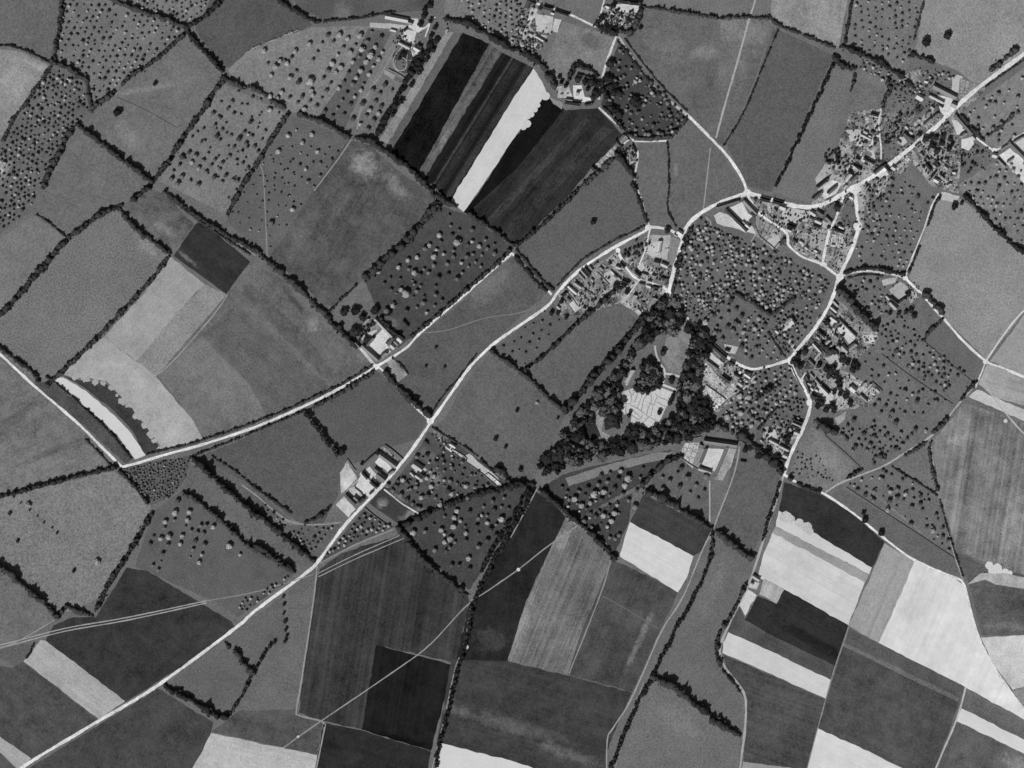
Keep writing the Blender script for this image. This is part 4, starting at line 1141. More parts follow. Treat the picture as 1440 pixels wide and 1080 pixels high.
# ================================================================ hedges
HEDGES = [  # points, width, height, chance of a clump, label
 ('88,-20 86,20 84,40 80,60 76,86', 5.5, 5, .85, 'ragged hedge between the corner pasture and the orchard at the top'),
 ('-20,66 0,64 15,64 40,72 70,88', 3, 3, .95, 'thin curving hedge above the light field at the west edge'),
 ('72,86 86,92 100,97 110,107', 6.5, 6, 1, 'dark thick hedge along the lower end of the western orchard'),
 ('113,108 122,113 126,135 129,157', 5, 5, .95, 'short upright hedge between two western orchards'),
 ('145,-8 170,5 200,17 225,24 240,30 262,40', 6, 6, .95, 'hedge across the top between two orchards'),
 ('262,40 290,22 304,8 318,-8', 6, 6, .9, 'hedge running up to the frame edge beside the dark pasture'),
 ('262,42 275,60 295,80 312,100', 5.5, 6, .92, 'hedge below the dark pasture at the top'),
 ('257,50 225,80 200,98 190,103 172,118', 4.5, 5, .9, 'hedge between the upper orchard and the pasture with a pale gate'),
 ('162,128 150,138 140,146 130,152', 6.5, 6, .9, 'bushy hedge end under the pasture gate'),
 ('316,110 300,130 285,155 260,190 235,230 217,253', 6, 6, .95, 'long hedge on the uphill side of the dotted orchard'),
 ('108,175 130,192 160,215 190,238 215,256', 6.5, 8, 1, 'dark jagged hedge under the pasture with two round trees'),
 ('102,180 92,196 82,218 68,245 60,264', 6, 5, .9, 'soft hedge along the crowded western orchard'),
 ('73,92 50,125 35,148 20,165 4,198', 4.5, 4, .95, 'hedge between the light field and the crowded orchard'),
 ('316,112 340,122 360,125 385,143 400,152', 6, 6, .9, 'hedge between the pale dotted orchard and the lower one'),
 ('420,160 435,166 455,172 470,180 484,190 492,194', 6, 7, .95, 'dark hedge along the foot of the pale dotted orchard'),
 ('405,160 385,190 365,225 345,255 320,302', 5.5, 5, .9, 'hedge between two dotted orchards running downhill'),
 ('500,194 520,198 545,215 565,230 580,240 596,258 612,274', 7, 7, 1, 'thick hedge below the striped ploughland'),
 ('345,75 360,66 380,58 420,42', 2.5, 2.5, .8, 'flecked broken hedge around the corner of the pale orchard'),
 ('385,-10 400,8 415,15 432,25 445,32', 6, 6, .9, 'hedge with dark tufts in the top pastures'),
 ('445,32 462,29 480,28 505,26 535,20 555,17', 3.5, 4, .85, 'hedge leading to the farm with the round garden'),
 ('628,28 645,30 660,33 685,48 705,60 720,68 740,76 755,86', 8, 8, 1, 'thick hedge along the top of the striped ploughland'),
 ('756,86 763,92 772,110 780,122', 7, 8, 1, 'tall hedge beside the curved end of the white strip'),
 ('232,270 258,290 282,307 320,332 360,352 385,374', 5.5, 5, .95, 'long hedge beside the field path in the west'),
 ('236,276 262,297 290,318 325,341 352,358', 3, 3, .9, 'lower parallel hedge of the western field path'),
 ('385,374 397,385 415,400 432,417 446,432 458,442', 7, 6, 1, 'dark ragged hedge above the long sloping arable field'),
 ('458,442 468,455 480,466 492,478 502,488', 7, 6, 1, 'overgrown hedge behind the crossroads farm'),
 ('617,285 598,308 580,330 562,348 545,362 528,378 512,392', 8.5, 8, 1, 'thick wooded hedge above the dark orchard'),
 ('500,402 490,412 480,420 468,434 458,442', 3, 3, .7, 'gappy hedge with pale bushes above the crossroads farm'),
 ('612,275 625,283 640,290', 7, 7, 1, 'dark hedge stub at the foot of the striped ploughland'),
 ('660,302 680,314 690,321 705,333 720,343', 5, 5, .8, 'hedge at the lower end of the dark ploughland'),
 ('578,474 600,456 625,435 665,400 700,370 718,352', 4.5, 5, .98, 'straight hedge along the lane under the dark orchard'),
 ('724,360 738,378 752,394 768,409', 4.5, 4, .98, 'hedge on the lower side of the linking lane'),
 ('726,352 742,370 756,388 772,404 778,408', 4, 4, .95, 'hedge on the upper side of the linking lane'),
 ('210,264 195,274 185,281', 7, 7, 1, 'bushy hedge end below the pasture corner'),
 ('172,290 160,293 140,302 120,318 95,336 82,350 60,376 40,400 20,424 -10,452', 6.5, 6, 1, 'long soft hedge between the two western pastures'),
 ('52,302 62,308 72,315 82,324 94,334', 2.6, 3, .95, 'thin dark hedge splitting the small western pasture'),
 ('168,294 180,310 195,325 210,335 225,346 240,357', 5.5, 6, 1, 'dark hedge above the big western pasture'),
 ('238,360 220,385 205,402 185,424 160,450 140,472 120,492 95,516 66,543', 5, 5, 1, 'long hedge between the big pasture and the light arable'),
 ('-10,480 0,488 15,500 28,510 45,522 55,536', 5, 5, .85, 'hedge above the western lane at the frame edge'),
 ('207,639 235,632 262,626 285,619', 3, 3.5, .95, 'hedge between the light arable and the lane'),
 ('286,618 320,608 358,594 400,578 440,559 480,541 524,513', 3.2, 4, .92, 'long hedge on the arable side of the lane'),
 ('268,643 300,630 340,615 380,598 428,578', 2.8, 4, .8, 'hedge on the pasture side of the lane'),
 ('440,573 470,558 500,540 524,524', 4.5, 5, .95, 'hedge on the lane just below the crossroads farm'),
 ('66,530 85,544 104,560 125,580 145,598 165,620 184,644', 3, 3.5, .9, 'hedge between the lane and the curved white strip'),
 ('120,618 135,632 150,648 160,660', 2.5, 3, .7, 'gappy low hedge below the western lane'),
 ('164,657 145,661 130,665 110,669 90,675 60,682 35,690 -10,701', 5, 5, 1, 'hedge across the western pastures at mid height'),
 ('270,643 285,655 300,670 315,684 330,698 345,710 362,726', 7, 10, 1, 'tall dark straight hedge running from the lane'),
 ('258,692 280,706 300,722 325,744 350,768 385,786 414,804', 6, 9, .8, 'jagged poplar hedge above the small round treed orchard'),
 ('296,640 312,650 330,662 342,671', 3, 3, .6, 'broken hedge in the pasture below the lane'),
 ('342,672 356,684 378,700 394,710 410,722', 4, 4, .6, 'scattered bushy hedge around the curved pasture corner'),
 ('362,720 378,736 395,750 412,764 428,778 442,789', 7, 7, 1, 'dark hedge ending at the road bend'),
 ('362,768 378,778 395,790 412,802', 7.5, 8, 1, 'second dark hedge ending near the road bend'),
 ('430,735 445,728 455,722 464,712', 5, 5, .8, 'hedge behind the roadside pasture farm'),
 ('-10,786 0,795 15,806 30,820 45,832 60,845 70,856 82,868', 7.5, 9, 1, 'very dark hedge in the lower west'),
 ('82,866 93,851 104,857 115,861 130,866', 6, 5, .9, 'scrubby hedge corner in the lower west'),
 ('136,856 145,836 152,822 162,806 175,788 186,770 200,745 214,722', 6, 6, .8, 'hedge between the broad pasture and the small orchard'),
 ('168,662 180,674 192,686 200,698 208,708', 4, 5, .9, 'hedge between the broad pasture and the thicket'),
 ('542,524 552,536 566,550 580,564 594,576 605,586', 7, 7, 1, 'thick dark hedge beside the narrow crossroads lane'),
 ('606,584 616,566 626,552 640,538 655,518 670,498', 2.2, 3, .9, 'thin hedge along the road above the lane junction'),
 ('690,494 705,504 720,514 738,528 752,540 772,560 794,578', 5, 6, .95, 'hedge between two open pastures near the park'),
 ('735,524 752,510 770,496 790,476 806,460 822,446', 4.5, 5, 1, 'hedge on the lower side of the long pasture'),
 ('822,446 832,438 842,430 852,420 862,412 868,404', 5.5, 6, .95, 'dark hedge behind the roadside gardens'),
 ('906,447 896,459 884,474 865,496 845,518 825,541 810,560 795,578', 8.5, 10, 1, 'tall clipped row hedge along the green ride'),
 ('726,346 740,335 760,319 780,300 800,281 812,268', 4.5, 5, 1, 'hedge under the ploughland beside the long pasture'),
 ('816,264 830,252 845,240 858,226 872,216', 5.5, 5, 1, 'hedge below the strip garden'),
 ('866,214 874,226 882,236 892,250', 7.5, 8, 1, 'dark thick hedge behind the strip garden'),
 ('889,258 894,268 899,282 905,298 909,312', 4, 5, .9, 'hedge along the narrow lane to the hamlet'),
 ('938,200 939,210 940,220 940,240 941,262 938,285 940,300 951,318', 2.4, 3, .75, 'thin hedge splitting the pasture above the hamlet'),
 ('905,318 890,326 868,336 845,349 820,364 800,384 784,402', 2.6, 3, .95, 'low hedge along the upper side of the hamlet road'),
 ('1094,42 1080,75 1066,110 1050,150 1035,178 1018,204', 2.4, 3, .6, 'gappy dark hedge across the upper pastures'),
 ('905,10 920,12 940,15 960,18 985,22 1010,26 1040,25 1080,26', 4, 5, .75, 'tufted hedge along the top beside the ringed drive'),
 ('1080,22 1090,32 1100,38 1115,44 1130,50 1150,58 1174,67', 4, 4.5, .9, 'hedge below the pale mottled field at the top'),
 ('1183,65 1196,70 1210,76 1225,82 1240,90 1255,100 1270,108', 6, 7, 1, 'dark hedge under the upper right orchard'),
 ('1199,-8 1196,10 1194,25 1190,45 1188,60', 4, 4, .95, 'hedge beside the pale lane at the top'),
 ('1172,78 1180,90 1192,95 1203,97', 6.5, 6, 1, 'thick hedge corner at the top of the narrow pasture'),
 ('1302,-8 1297,8 1293,25 1289,42 1285,56', 3, 4, .75, 'gappy hedge between the orchard and the bright pasture'),
 ('1282,76 1292,80 1302,82 1312,88', 5.5, 6, .9, 'dark hedge tuft below the bright pasture'),
 ('1276,118 1284,122 1289,128', 5.5, 6, 1, 'short dark hedge behind the barnyard'),
 ('1250,114 1251,128 1244,140 1242,152', 5.5, 6, .85, 'hedge over the end of the little village lane'),
 ('1202,104 1200,116 1196,128', 4, 4, .8, 'short hedge on the side of the narrow pasture'),
 ('1352,164 1358,172 1366,180 1376,192 1384,198', 4.5, 5, 1, 'dark hedge beside the courtyard farm lane'),
 ('1392,100 1400,94 1412,84 1430,68', 6, 5, .9, 'hedge above the main street at the frame edge'),
 ('1386,122 1400,112 1420,98 1440,84', 2.5, 3, .8, 'low hedge below the main street at the frame edge'),
 ('1424,162 1412,174 1402,182 1390,190', 4, 4, .8, 'hedge inside the bright orchard by the courtyard farm'),
 ('1358,276 1370,288 1382,302 1398,320 1412,332 1425,345 1445,358', 5.5, 6, 1, 'dark hedge beneath the eastern orchard'),
 ('1188,384 1204,379 1220,377 1236,378 1250,382 1270,386', 5, 5, .9, 'hedge above the white lane east of the street'),
 ('1192,391 1210,387 1226,386 1242,389', 2.5, 3, .8, 'hedge below the white lane east of the street'),
 ('1278,384 1286,364 1292,348', 3.5, 4, .7, 'lower hedge of the lane climbing from the smallholding'),
 ('1304,318 1309,304 1314,288 1322,276', 3.5, 4, .8, 'upper hedge of the lane climbing from the smallholding'),
 ('1300,414 1308,422 1316,430 1324,440', 7, 7, .9, 'bushy hedge over the white lane below the smallholding'),
 ('1178,408 1190,416 1198,428 1208,440 1218,450 1226,458 1232,464', 8, 11, 1, 'tall black hedge sloping down behind the street gardens'),
 ('1326,448 1318,456 1308,464 1299,478', 5, 5, .85, 'hedge below the end of the bushy lane'),
 ('1374,536 1362,548 1352,562', 4.5, 4, .8, 'hedge on the eastern lane corner'),
 ('1330,590 1322,600 1312,608', 5, 5, .95, 'hedge where the eastern lane forks'),
 ('1304,620 1294,628 1284,634 1272,640', 4.5, 4, .8, 'hedge above the grassy triangle'),
 ('1309,622 1306,632 1308,648 1312,664 1316,680 1318,690', 4, 4.5, .95, 'hedge on the side of the grassy triangle'),
 ('1321,702 1328,728 1336,756 1345,784 1354,810', 2.2, 2.5, .9, 'thin hedge between orchard and striped arable'),
 ('1254,656 1270,666 1285,675 1302,686 1318,697', 2.4, 3, .95, 'thin hedge under the grassy triangle'),
 ('1110,672 1118,677 1128,684 1140,689 1152,692', 5, 5, .6, 'gappy hedge above the dark field by the white lane'),
 ('1192,672 1202,666 1212,660', 4.5, 5, .8, 'hedge tuft beside the eastern lane end'),
 ('1096,680 1088,705 1080,730 1072,760', 4, 5, .85, 'upper roadside hedge of the narrow southern pasture'),
 ('1050,818 1040,842 1030,862 1018,880', 5, 5, .8, 'hedge opposite the white field cottage'),
 ('1012,888 1007,905 1008,924 1013,936', 5, 5, .85, 'hedge on the bend of the southern road'),
 ('1016,942 1026,954 1034,962 1040,972', 3.5, 4, .9, 'hedge just below the bend of the southern road'),
 ('918,950 930,958 945,964 958,974 970,984', 9, 9, 1, 'thick dark hedge across the southern pasture'),
 ('974,988 985,995 998,1004', 8, 8, 1, 'middle stretch of the dark southern hedge'),
 ('1001,1012 1014,1018 1026,1026 1040,1034', 8.5, 8, 1, 'end stretch of the dark southern hedge by the road'),
 ('908,690 925,698 940,706 955,716 970,726 985,734 1000,744', 8, 9, .9, 'spiky dark hedge under the orchard of the walled farm'),
 ('1006,746 1018,756 1030,766 1042,776 1056,785', 7.5, 8, .9, 'hedge between two narrow southern pastures'),
 ('950,642 936,650 922,662 910,674 902,684', 6.5, 7, 1, 'hedge beside the green path below the park'),
 ('758,688 775,702 790,715 805,728 822,742 836,755 850,770 864,786', 7, 8, 1, 'dark hedge above the pale striped arable'),
 ('562,744 572,758 582,772 594,786', 8.5, 8, 1, 'black hedge at the corner of the round crowned orchard'),
 ('596,788 612,802 628,814 642,826 656,836', 7, 7, .9, 'lower hedge of the round crowned orchard'),
 ('564,738 580,731 600,722 620,714 645,704 670,695 700,687 740,681', 7, 7, 1, 'long straight hedge above the round crowned orchard'),
 ('608,601 622,610 640,621 656,630 672,642', 2.6, 3, .9, 'low hedge behind the narrow garden plots'),
 ('676,646 686,656 690,660', 4, 4, .9, 'small bushes closing the narrow garden plots'),
 ('232,965 242,972 252,976 262,980 275,988 290,998 305,1006 318,1010', 7.5, 8, 1, 'black hedge near the road at the lower side'),
 ('322,1006 330,994 338,982 346,968 354,946', 4, 5, .7, 'gappy hedge closing the small lower pasture'),
 ('317,903 322,910', 4, 4, 1, 'single bush hedge stub inside the small pasture'),
 ('330,914 336,922 342,932 350,940 356,946', 6, 7, 1, 'dark hedge piece inside the small lower pasture'),
 ('1001,748 1002,770 996,786', 4, 5, .8, 'hedge at the top of the long tree row'),
 ('944,416 950,392 956,366 964,340 972,322', 4, 5, .75, 'hedge along the main road beside the large orchard'),
 ('1040,612 1052,622 1064,630', 9, 10, 1, 'dark tree hedge at the corner of the walled farm'),
 ('1066,632 1078,642 1090,652 1100,664', 9, 10, 1, 'dark tree hedge above the narrow southern pasture'),
 ('1008,598 1018,602 1030,608', 6.5, 7, .9, 'hedge between the wood corner and the orchard'),
 ('1092,573 1084,582 1076,592 1066,604', 3.5, 4, .85, 'hedge across the gardens below the curved lane'),
 ('1064,558 1072,552 1080,548 1092,542', 6, 7, .9, 'dark hedge above the gardens by the south street'),
 ('1034,412 1046,420 1060,426 1072,436 1082,442', 4.5, 5, .95, 'hedge curving through the large village orchard'),
 ('1084,442 1094,436 1104,428 1117,419', 4.5, 5, .95, 'hedge closing the large village orchard'),
 ('1080,468 1088,480 1096,492 1104,502', 2.4, 3, .95, 'thin hedge below the little orchard farm'),
 ('1147,592 1156,598 1164,603 1173,608', 9, 10, 1, 'short massive black hedge on open grass'),
 ('838,34 846,42 856,46 866,46', 7, 7, 1, 'dark hedge below the ringed drive garden'),
 ('872,44 882,46 890,44 895,34 900,20 901,10', 7, 8, 1, 'dark hedge around the outer side of the ringed drive'),
 ('800,112 804,100 808,94 816,94 828,97 836,102 840,108', 4.5, 6, 1, 'curved dark hedge around the tree ringed farm'),
 ('812,106 822,106 832,110', 4, 5, .9, 'inner curved hedge of the tree ringed farm'),
 ('869,58 880,72 895,92 910,112 926,131 942,148', 3, 4, .95, 'hedge on the orchard side of the diagonal lane'),
 ('878,54 890,70 905,90 925,115 945,136 966,156', 1.8, 2.5, 1, 'thin dark hedge on the pasture side of the diagonal lane'),
 ('884,190 896,194 912,195 930,193 942,193', 5, 6, .95, 'hedge along the lower edge of the triangular copse'),
 ('944,193 952,184 958,176 965,166', 4.5, 5, .9, 'hedge on the corner of the triangular copse'),
 ('846,150 858,160 868,172 880,186', 4, 5, .8, 'hedge beside the lane at the triangular copse'),
 ('552,504 560,510 568,518 574,526', 3, 3, .9, 'hedge around the square plot by the crossroads'),
 ('501,486 510,470 524,456 534,450', 3, 4, .6, 'garden hedge beside the crossroads farm yard'),
 ('533,446 540,454 550,464 560,472', 5.5, 6, 1, 'dark hedge behind the crossroads farm barn'),
 ('1156,486 1170,494 1184,500', 5, 6, .8, 'garden hedge under the pale street roofs'),
 ('700,692 716,680 740,678 752,682', 6, 7, 1, 'hedge joining the park corner'),
 ('714,676 708,664 698,658', 6, 7, .9, 'bushes at the end of the narrow plots'),
 ('38,925 44,914 48,904', 3, 3, .9, 'dark hedge at the head of the pale strip'),
 ('960,640 946,648 938,646', 4, 5, .8, 'bushes on the park wall corner'),
 ('1008,914 1014,906', 3, 4, 1, 'bush beside the southern road bend'),
]
for pts, w, h, dens, lab in HEDGES:
    w *= .96
    q = densify(P(pts), max(1.2, w * 0.3), False, w * 0.1)
    ph = [rnd.uniform(0, 6.28) for _ in range(4)]
    mb = MB()
    lv = []
    run = True
    for qi, p in enumerate(q):
        # a hedge swells and thins along its length and has trees standing in it
        sw = 1 + .28 * math.sin(qi * .31 + ph[0]) + .2 * math.sin(qi * .83 + ph[1]) + .12 * math.sin(qi * 1.9 + ph[2])
        if rnd.random() > dens:
            run = not run
        if dens < .92 and not run and rnd.random() < .6:
            run = True
            continue
        x, y = W(p)
        r = w / 2 * sw * rnd.uniform(.75, 1.15)
        hh = h * sw * rnd.uniform(.7, 1.1)
        if h >= 5 and rnd.random() < .09:
            hh = h * rnd.uniform(1.3, 1.8)
            r = w / 2 * rnd.uniform(1.2, 1.6)
        mb.blob((x + rnd.gauss(0, w * .08), y + rnd.gauss(0, w * .08), hh * .45), (r, r, hh * .56), 1, .27)
        for _ in range(2 if w > 4 else 1):
            s_ = rnd.uniform(.25, .6)
            mb.blob((x + rnd.gauss(0, w * .3), y + rnd.gauss(0, w * .3), hh * .4 * s_ + .2), (r * s_, r * s_, hh * .75 * s_ + .3), 1, .25)
        for _ in range(5):
            t = rnd.uniform(0, 6.283)
            lv.append((x + math.cos(t) * r * rnd.uniform(.7, 1.15), y + math.sin(t) * r * rnd.uniform(.7, 1.15), hh * rnd.uniform(.1, 1.0)))
    if mb.n == 0:
        continue
    mb.leaves(lv, 0.5)
    soft = 'soft' in lab or ' low ' in lab or (w < 6.6 and 'dark' not in lab and 'black' not in lab and rnd.random() < .45)
    tag(mb.obj('hedge', LEAF_PALE if 'flecked' in lab else LEAF_SOFT if soft else LEAF_HEDGE), lab, 'hedge')

# ================================================================ trees
def crown(mb, R, H, lobes, leaves, z0, mat=0, sub=1):
    """a crown of uneven lobes spread through an ellipsoid with loose leaf clumps between them"""
    pts = []
    for i in range(lobes):
        if i == 0:
            c = np.array((0, 0, .45)); s = .7
        else:
            t = i * 2.399 + rnd.uniform(-.4, .4)
            d = math.sqrt(rnd.uniform(.12, 1)) * .66
            c = np.array((math.cos(t) * d, math.sin(t) * d, rnd.uniform(.15, .95) * (1 - .5 * d)))
            s = rnd.uniform(.26, .46)
        mb.blob((c[0] * R, c[1] * R, z0 + c[2] * H), (s * R, s * R, s * H * .62), sub, .14, mat)
        for _ in range(leaves // lobes):
            v = nrg.normal(0, 1, 3); v /= np.linalg.norm(v)
            k = rnd.uniform(.9, 1.2)
            pts.append((c[0] * R + v[0] * s * R * k, c[1] * R + v[1] * s * R * k, z0 + c[2] * H + v[2] * s * H * .62 * k))
    mb.leaves(pts, 0.09 * R + .08, mat)


def round_crown(mb, R, H, z0):
    """the close, rounded head of a pruned fruit tree"""
    mb.blob((0, 0, z0 + H * .45), (R * .84, R * .84, H * .5), 2, .07)
    pts = []
    for i in range(9):
        t = i * 2.399 + rnd.uniform(-.4, .4)
        d = R * rnd.uniform(.35, .72)
        s = R * rnd.uniform(.26, .4)
        z = z0 + H * rnd.uniform(.3, .75)
        mb.blob((math.cos(t) * d, math.sin(t) * d, z), (s, s, s * .8), 1, .15)
        pts.append((math.cos(t) * R * .98, math.sin(t) * R * .98, z0 + H * rnd.uniform(.2, .6)))
    mb.leaves(pts, .1 * R)


def tree_mesh(name, R, H, lobes, leaves, z0, leaf):
    """trunk with limbs (material 1) under its crown (material 0)"""
    mb = MB()
    if name == 'fruit_tree':
        round_crown(mb, R, H, z0)
    else:
        crown(mb, R, H, lobes, leaves, z0)
    mb.stem((0, 0, 0), (0.1, 0.05, z0 + H * .4), .16 + R * .05, .1 + R * .02, 1)
    for k in range(3):
        t = k * 2.1 + .4
        mb.stem((0.05, 0, z0 * .8), (math.cos(t) * R * .5, math.sin(t) * R * .5, z0 + H * .4), .1 + R * .02, .05, 1, 5)
    return mb.mesh(name, [leaf, BARK])


FR_DARK = [tree_mesh('fruit_tree', 1, 1.1, 7, 70, .5, LEAF_MID) for _ in range(6)]
FR_DEEP = [tree_mesh('fruit_tree', 1, 1.1, 7, 70, .5, LEAF_DEEP) for _ in range(6)]
FR_PALE = [tree_mesh('fruit_tree', 1.12, 1.0, 9, 60, .5, LEAF_PALE) for _ in range(4)]

ORCH = [  # label place, listed trees
 ('in the pale orchard beside the farm track', T(360, 0, '45,290p 65,360 110,380pb 85,425p 160,345 175,360p 220,290p 200,325 225,405 135,345p 190,440pb 240,465b 305,460pB 405,400b 430,360pb 380,440 345,295 370,245 405,200b 470,200pb 435,235 300,250p 320,340 460,310p 530,295pb 450,410p 475,380pb 490,270 515,220p 585,205pb 625,235b 560,255 595,280pb 645,315pB 620,350pb 580,320 590,400pb 635,420p 660,375p 700,215b 670,265p 710,295p 690,335p 650,180 545,350p 520,410 495,460 465,500p 565,440p 545,475b 605,475 590,510p 510,525 555,545p 485,565 530,590 460,610 420,470 395,515b 310,510p 320,535p 145,520p 190,550 260,545b 305,570 370,555 235,580 340,600 270,615p 385,630b 430,655 495,645 120,555p 80,545p 600,585b 655,510b 695,530b 725,480b 765,510 670,575b 640,620p 705,600 690,640p 660,680b 620,655 630,730b 585,700p 545,670b')),
 ('in the dotted orchard below the long hedge', T(0, 0, '1305,575 1280,615 1200,640 1315,640 1240,665 1410,690b 1210,705 1145,725 1250,730 1375,745 1415,770 1220,770b 1300,765 1345,785b 1150,795 1385,810 1315,830 1430,830b 1065,860 1100,880b 1170,865 1360,855 1210,900 1290,880 1145,905 1025,885b 1190,930 1250,920 1330,905 1365,920 1120,945b 1010,930 1080,915p 975,965 1025,995b 1160,970 1235,955 1205,1000b 1270,990 1310,1015b 1395,945 965,1010b 1000,1035b 1070,1020 1115,1045b 1250,1025 1335,1020')),
 ('in the sparse orchard beside the field path', T(360, 0, '180,765p 260,805p 200,830s 315,760p 345,855p 410,835s 305,830s 385,875s 125,855pb 95,900s 205,900s 285,880s 425,900 135,930s 245,930 320,915s 360,920 175,955s 280,955p 395,945s 105,980s 210,975s 20,995s 145,1005s 255,1000s 360,990 60,1025s 180,1035s 290,1025 100,1050s 215,1050s 325,1050s 460,855s 20,650s 80,620p 10,720s 50,740') + T(360, 270, '70,10s 35,55s 140,5s 180,25s 210,60s 250,75s 205,100p 85,180B 170,190s')),
 ('in the small orchard of round trees by the poplar hedge', T(0, 540, '985,725pb 1065,720pb 1055,765p 930,775p 980,765 925,810 1045,800s 1130,795 1160,795 1075,825 1110,835 1145,840 865,855 950,860pb 1025,855p 905,870p 945,905b 1015,900p 1100,885b 1150,905b 1085,930 845,900 915,955b 1135,960p 1070,975s 905,1000s 1120,1005p 860,1020 890,1045 1290,910pb 1350,960p 1200,805p 1000,660b 940,640')),
 ('in the mixed orchard across the road from the farm', T(360, 540, '905,410b 960,405b 1010,440b 1045,415 1105,420 1100,470b 1055,445 1170,480 1210,510 1250,495 1160,440 800,545 825,540p 740,570b 790,575b 850,560b 900,580b 870,590 770,600 815,625b 850,655b 930,640p 965,630b 1010,640 880,675b 905,690 920,700b 1035,680p 1100,620p 1150,580 1080,600b 1180,575p 1230,580 1130,560 1090,545 1300,570 1240,610 1140,640 1190,640b 960,530p 1000,520p 930,540p 985,575p')),
 ('in the round crowned orchard south of the long hedge', T(360, 540, '885,835pb 950,830b 1040,820p 1060,845p 1110,800pb 1090,870pb 1000,790 1060,745 1130,715p 1115,750p 1150,770p 1200,720b 1175,800 1180,840p 1250,755b 1270,740p 1300,780p 1320,820b 1350,790 1380,760pb 1300,740 1340,710b 1380,690 1240,800b 1250,840 1180,880 1120,890 1060,890p 1005,935b 1070,940b 1090,920 1140,1020b 1195,980pb 1250,915b 1100,1020b 1280,690 1330,660b 1395,640 1200,1040b 1300,880b 1350,850b 1420,700 1400,800')),
 ('in the triangular orchard below the park wood', T(720, 540, '500,515b 550,500 535,550b 595,535b 650,530pB 610,490p 635,570pb 735,475 720,525 485,565b 425,585b 575,590b 515,605pb 460,620pB 620,620b 500,650b 410,625 350,645pb 370,600 310,605 440,670p 390,685pb 545,685 590,680p 655,655b 575,725pb 515,740pb 560,770pb 470,745b 540,820 405,770b 440,730 320,650 280,580 690,690B 600,850b 580,870b 700,600')),
 ('in the small orchard beside the walled farm', T(720, 540, '950,475b 930,500 885,545b 845,525 985,530B 940,580b 1035,570b 1000,610 845,590b 1045,645 1080,600 1090,520B')),
 ('in the orchard corner between the wood and the gardens', T(720, 540, '1265,130 1210,185pb 1285,165pb 1335,165b 1375,180 1410,155b 1235,210 1290,215p 1350,195b 1385,215b 1345,235p 1260,240b 1280,70pb 1330,75pb 1420,120')),
 ('in the orchard beyond the park lane', T(720, 270, '1085,735pb 1140,695b 1155,680 1120,690 1180,630 1215,640 1230,610b 1260,660b 1290,700b 1215,680 1170,720 1105,700 1140,790b 1210,760b 1240,780b 1180,830b 1255,740b 1150,760 1130,800 1165,790 1275,745 1330,720p 1385,715p 1365,770p 1300,790p 1330,790 1385,790 1420,750b 1315,830p 1370,880b 1315,890p 1345,935 1290,870b 1310,920')),
 ('in the eastern orchard beside the tree lined lane', T(1080, 540, '635,160 695,165b 660,125 685,185 595,125 620,100 480,205b 445,235 410,290b 470,265 580,255 590,220 540,280 590,300b 715,220b 765,165 825,260b 885,265p 805,285 745,275 780,310 655,300 670,285 715,365b 750,340 490,355b 520,350 570,345b 555,375b 475,375 440,315 630,405b 650,425b 600,410 625,375 595,450 945,100b 835,100b 865,40 765,40b 935,50 1015,15')),
 ('in the sloping orchard below the eastern lane', T(1080, 540, '640,535b 690,515 645,485 595,605b 590,655b 500,595 545,625 460,565s 680,660b 725,595b 725,640b 770,620p 810,600 855,630 855,675b 805,695b 900,660 720,690s 800,790b 890,805 925,825pb 980,860 945,735 1010,880 1015,935 930,880s 770,525 685,605p 670,710p 980,810')),
 ('in the dark orchard above the straight lane', T(360, 270, '1085,135 1095,190 1140,215 1215,215b 1030,245p 1100,245 1130,285pB 1215,280p 1255,305p 1190,300 950,320b 975,300p 1015,325p 1055,350p 1000,365pb 1110,365b 1185,365b 1270,355 1300,320b 1340,295 1155,400p 1075,405b 1000,415b 945,435 890,455pb 920,470b 860,435 855,385p 905,370p 800,425p 970,455 1025,485b 1080,465b 1160,455 1195,420 1235,395 1130,490b 1010,530 925,530 890,520 845,575pB 815,550p 760,550 720,515 790,570s 905,560 945,590 885,590s 940,625b 1010,580b 1005,640 1045,610 845,670b 770,640pb 775,625 735,670B 675,655b 690,450p 810,490 755,485 1265,420 1340,350b 905,650 960,680p 1110,330 1040,280 1290,270 1220,350 880,500s')),
]
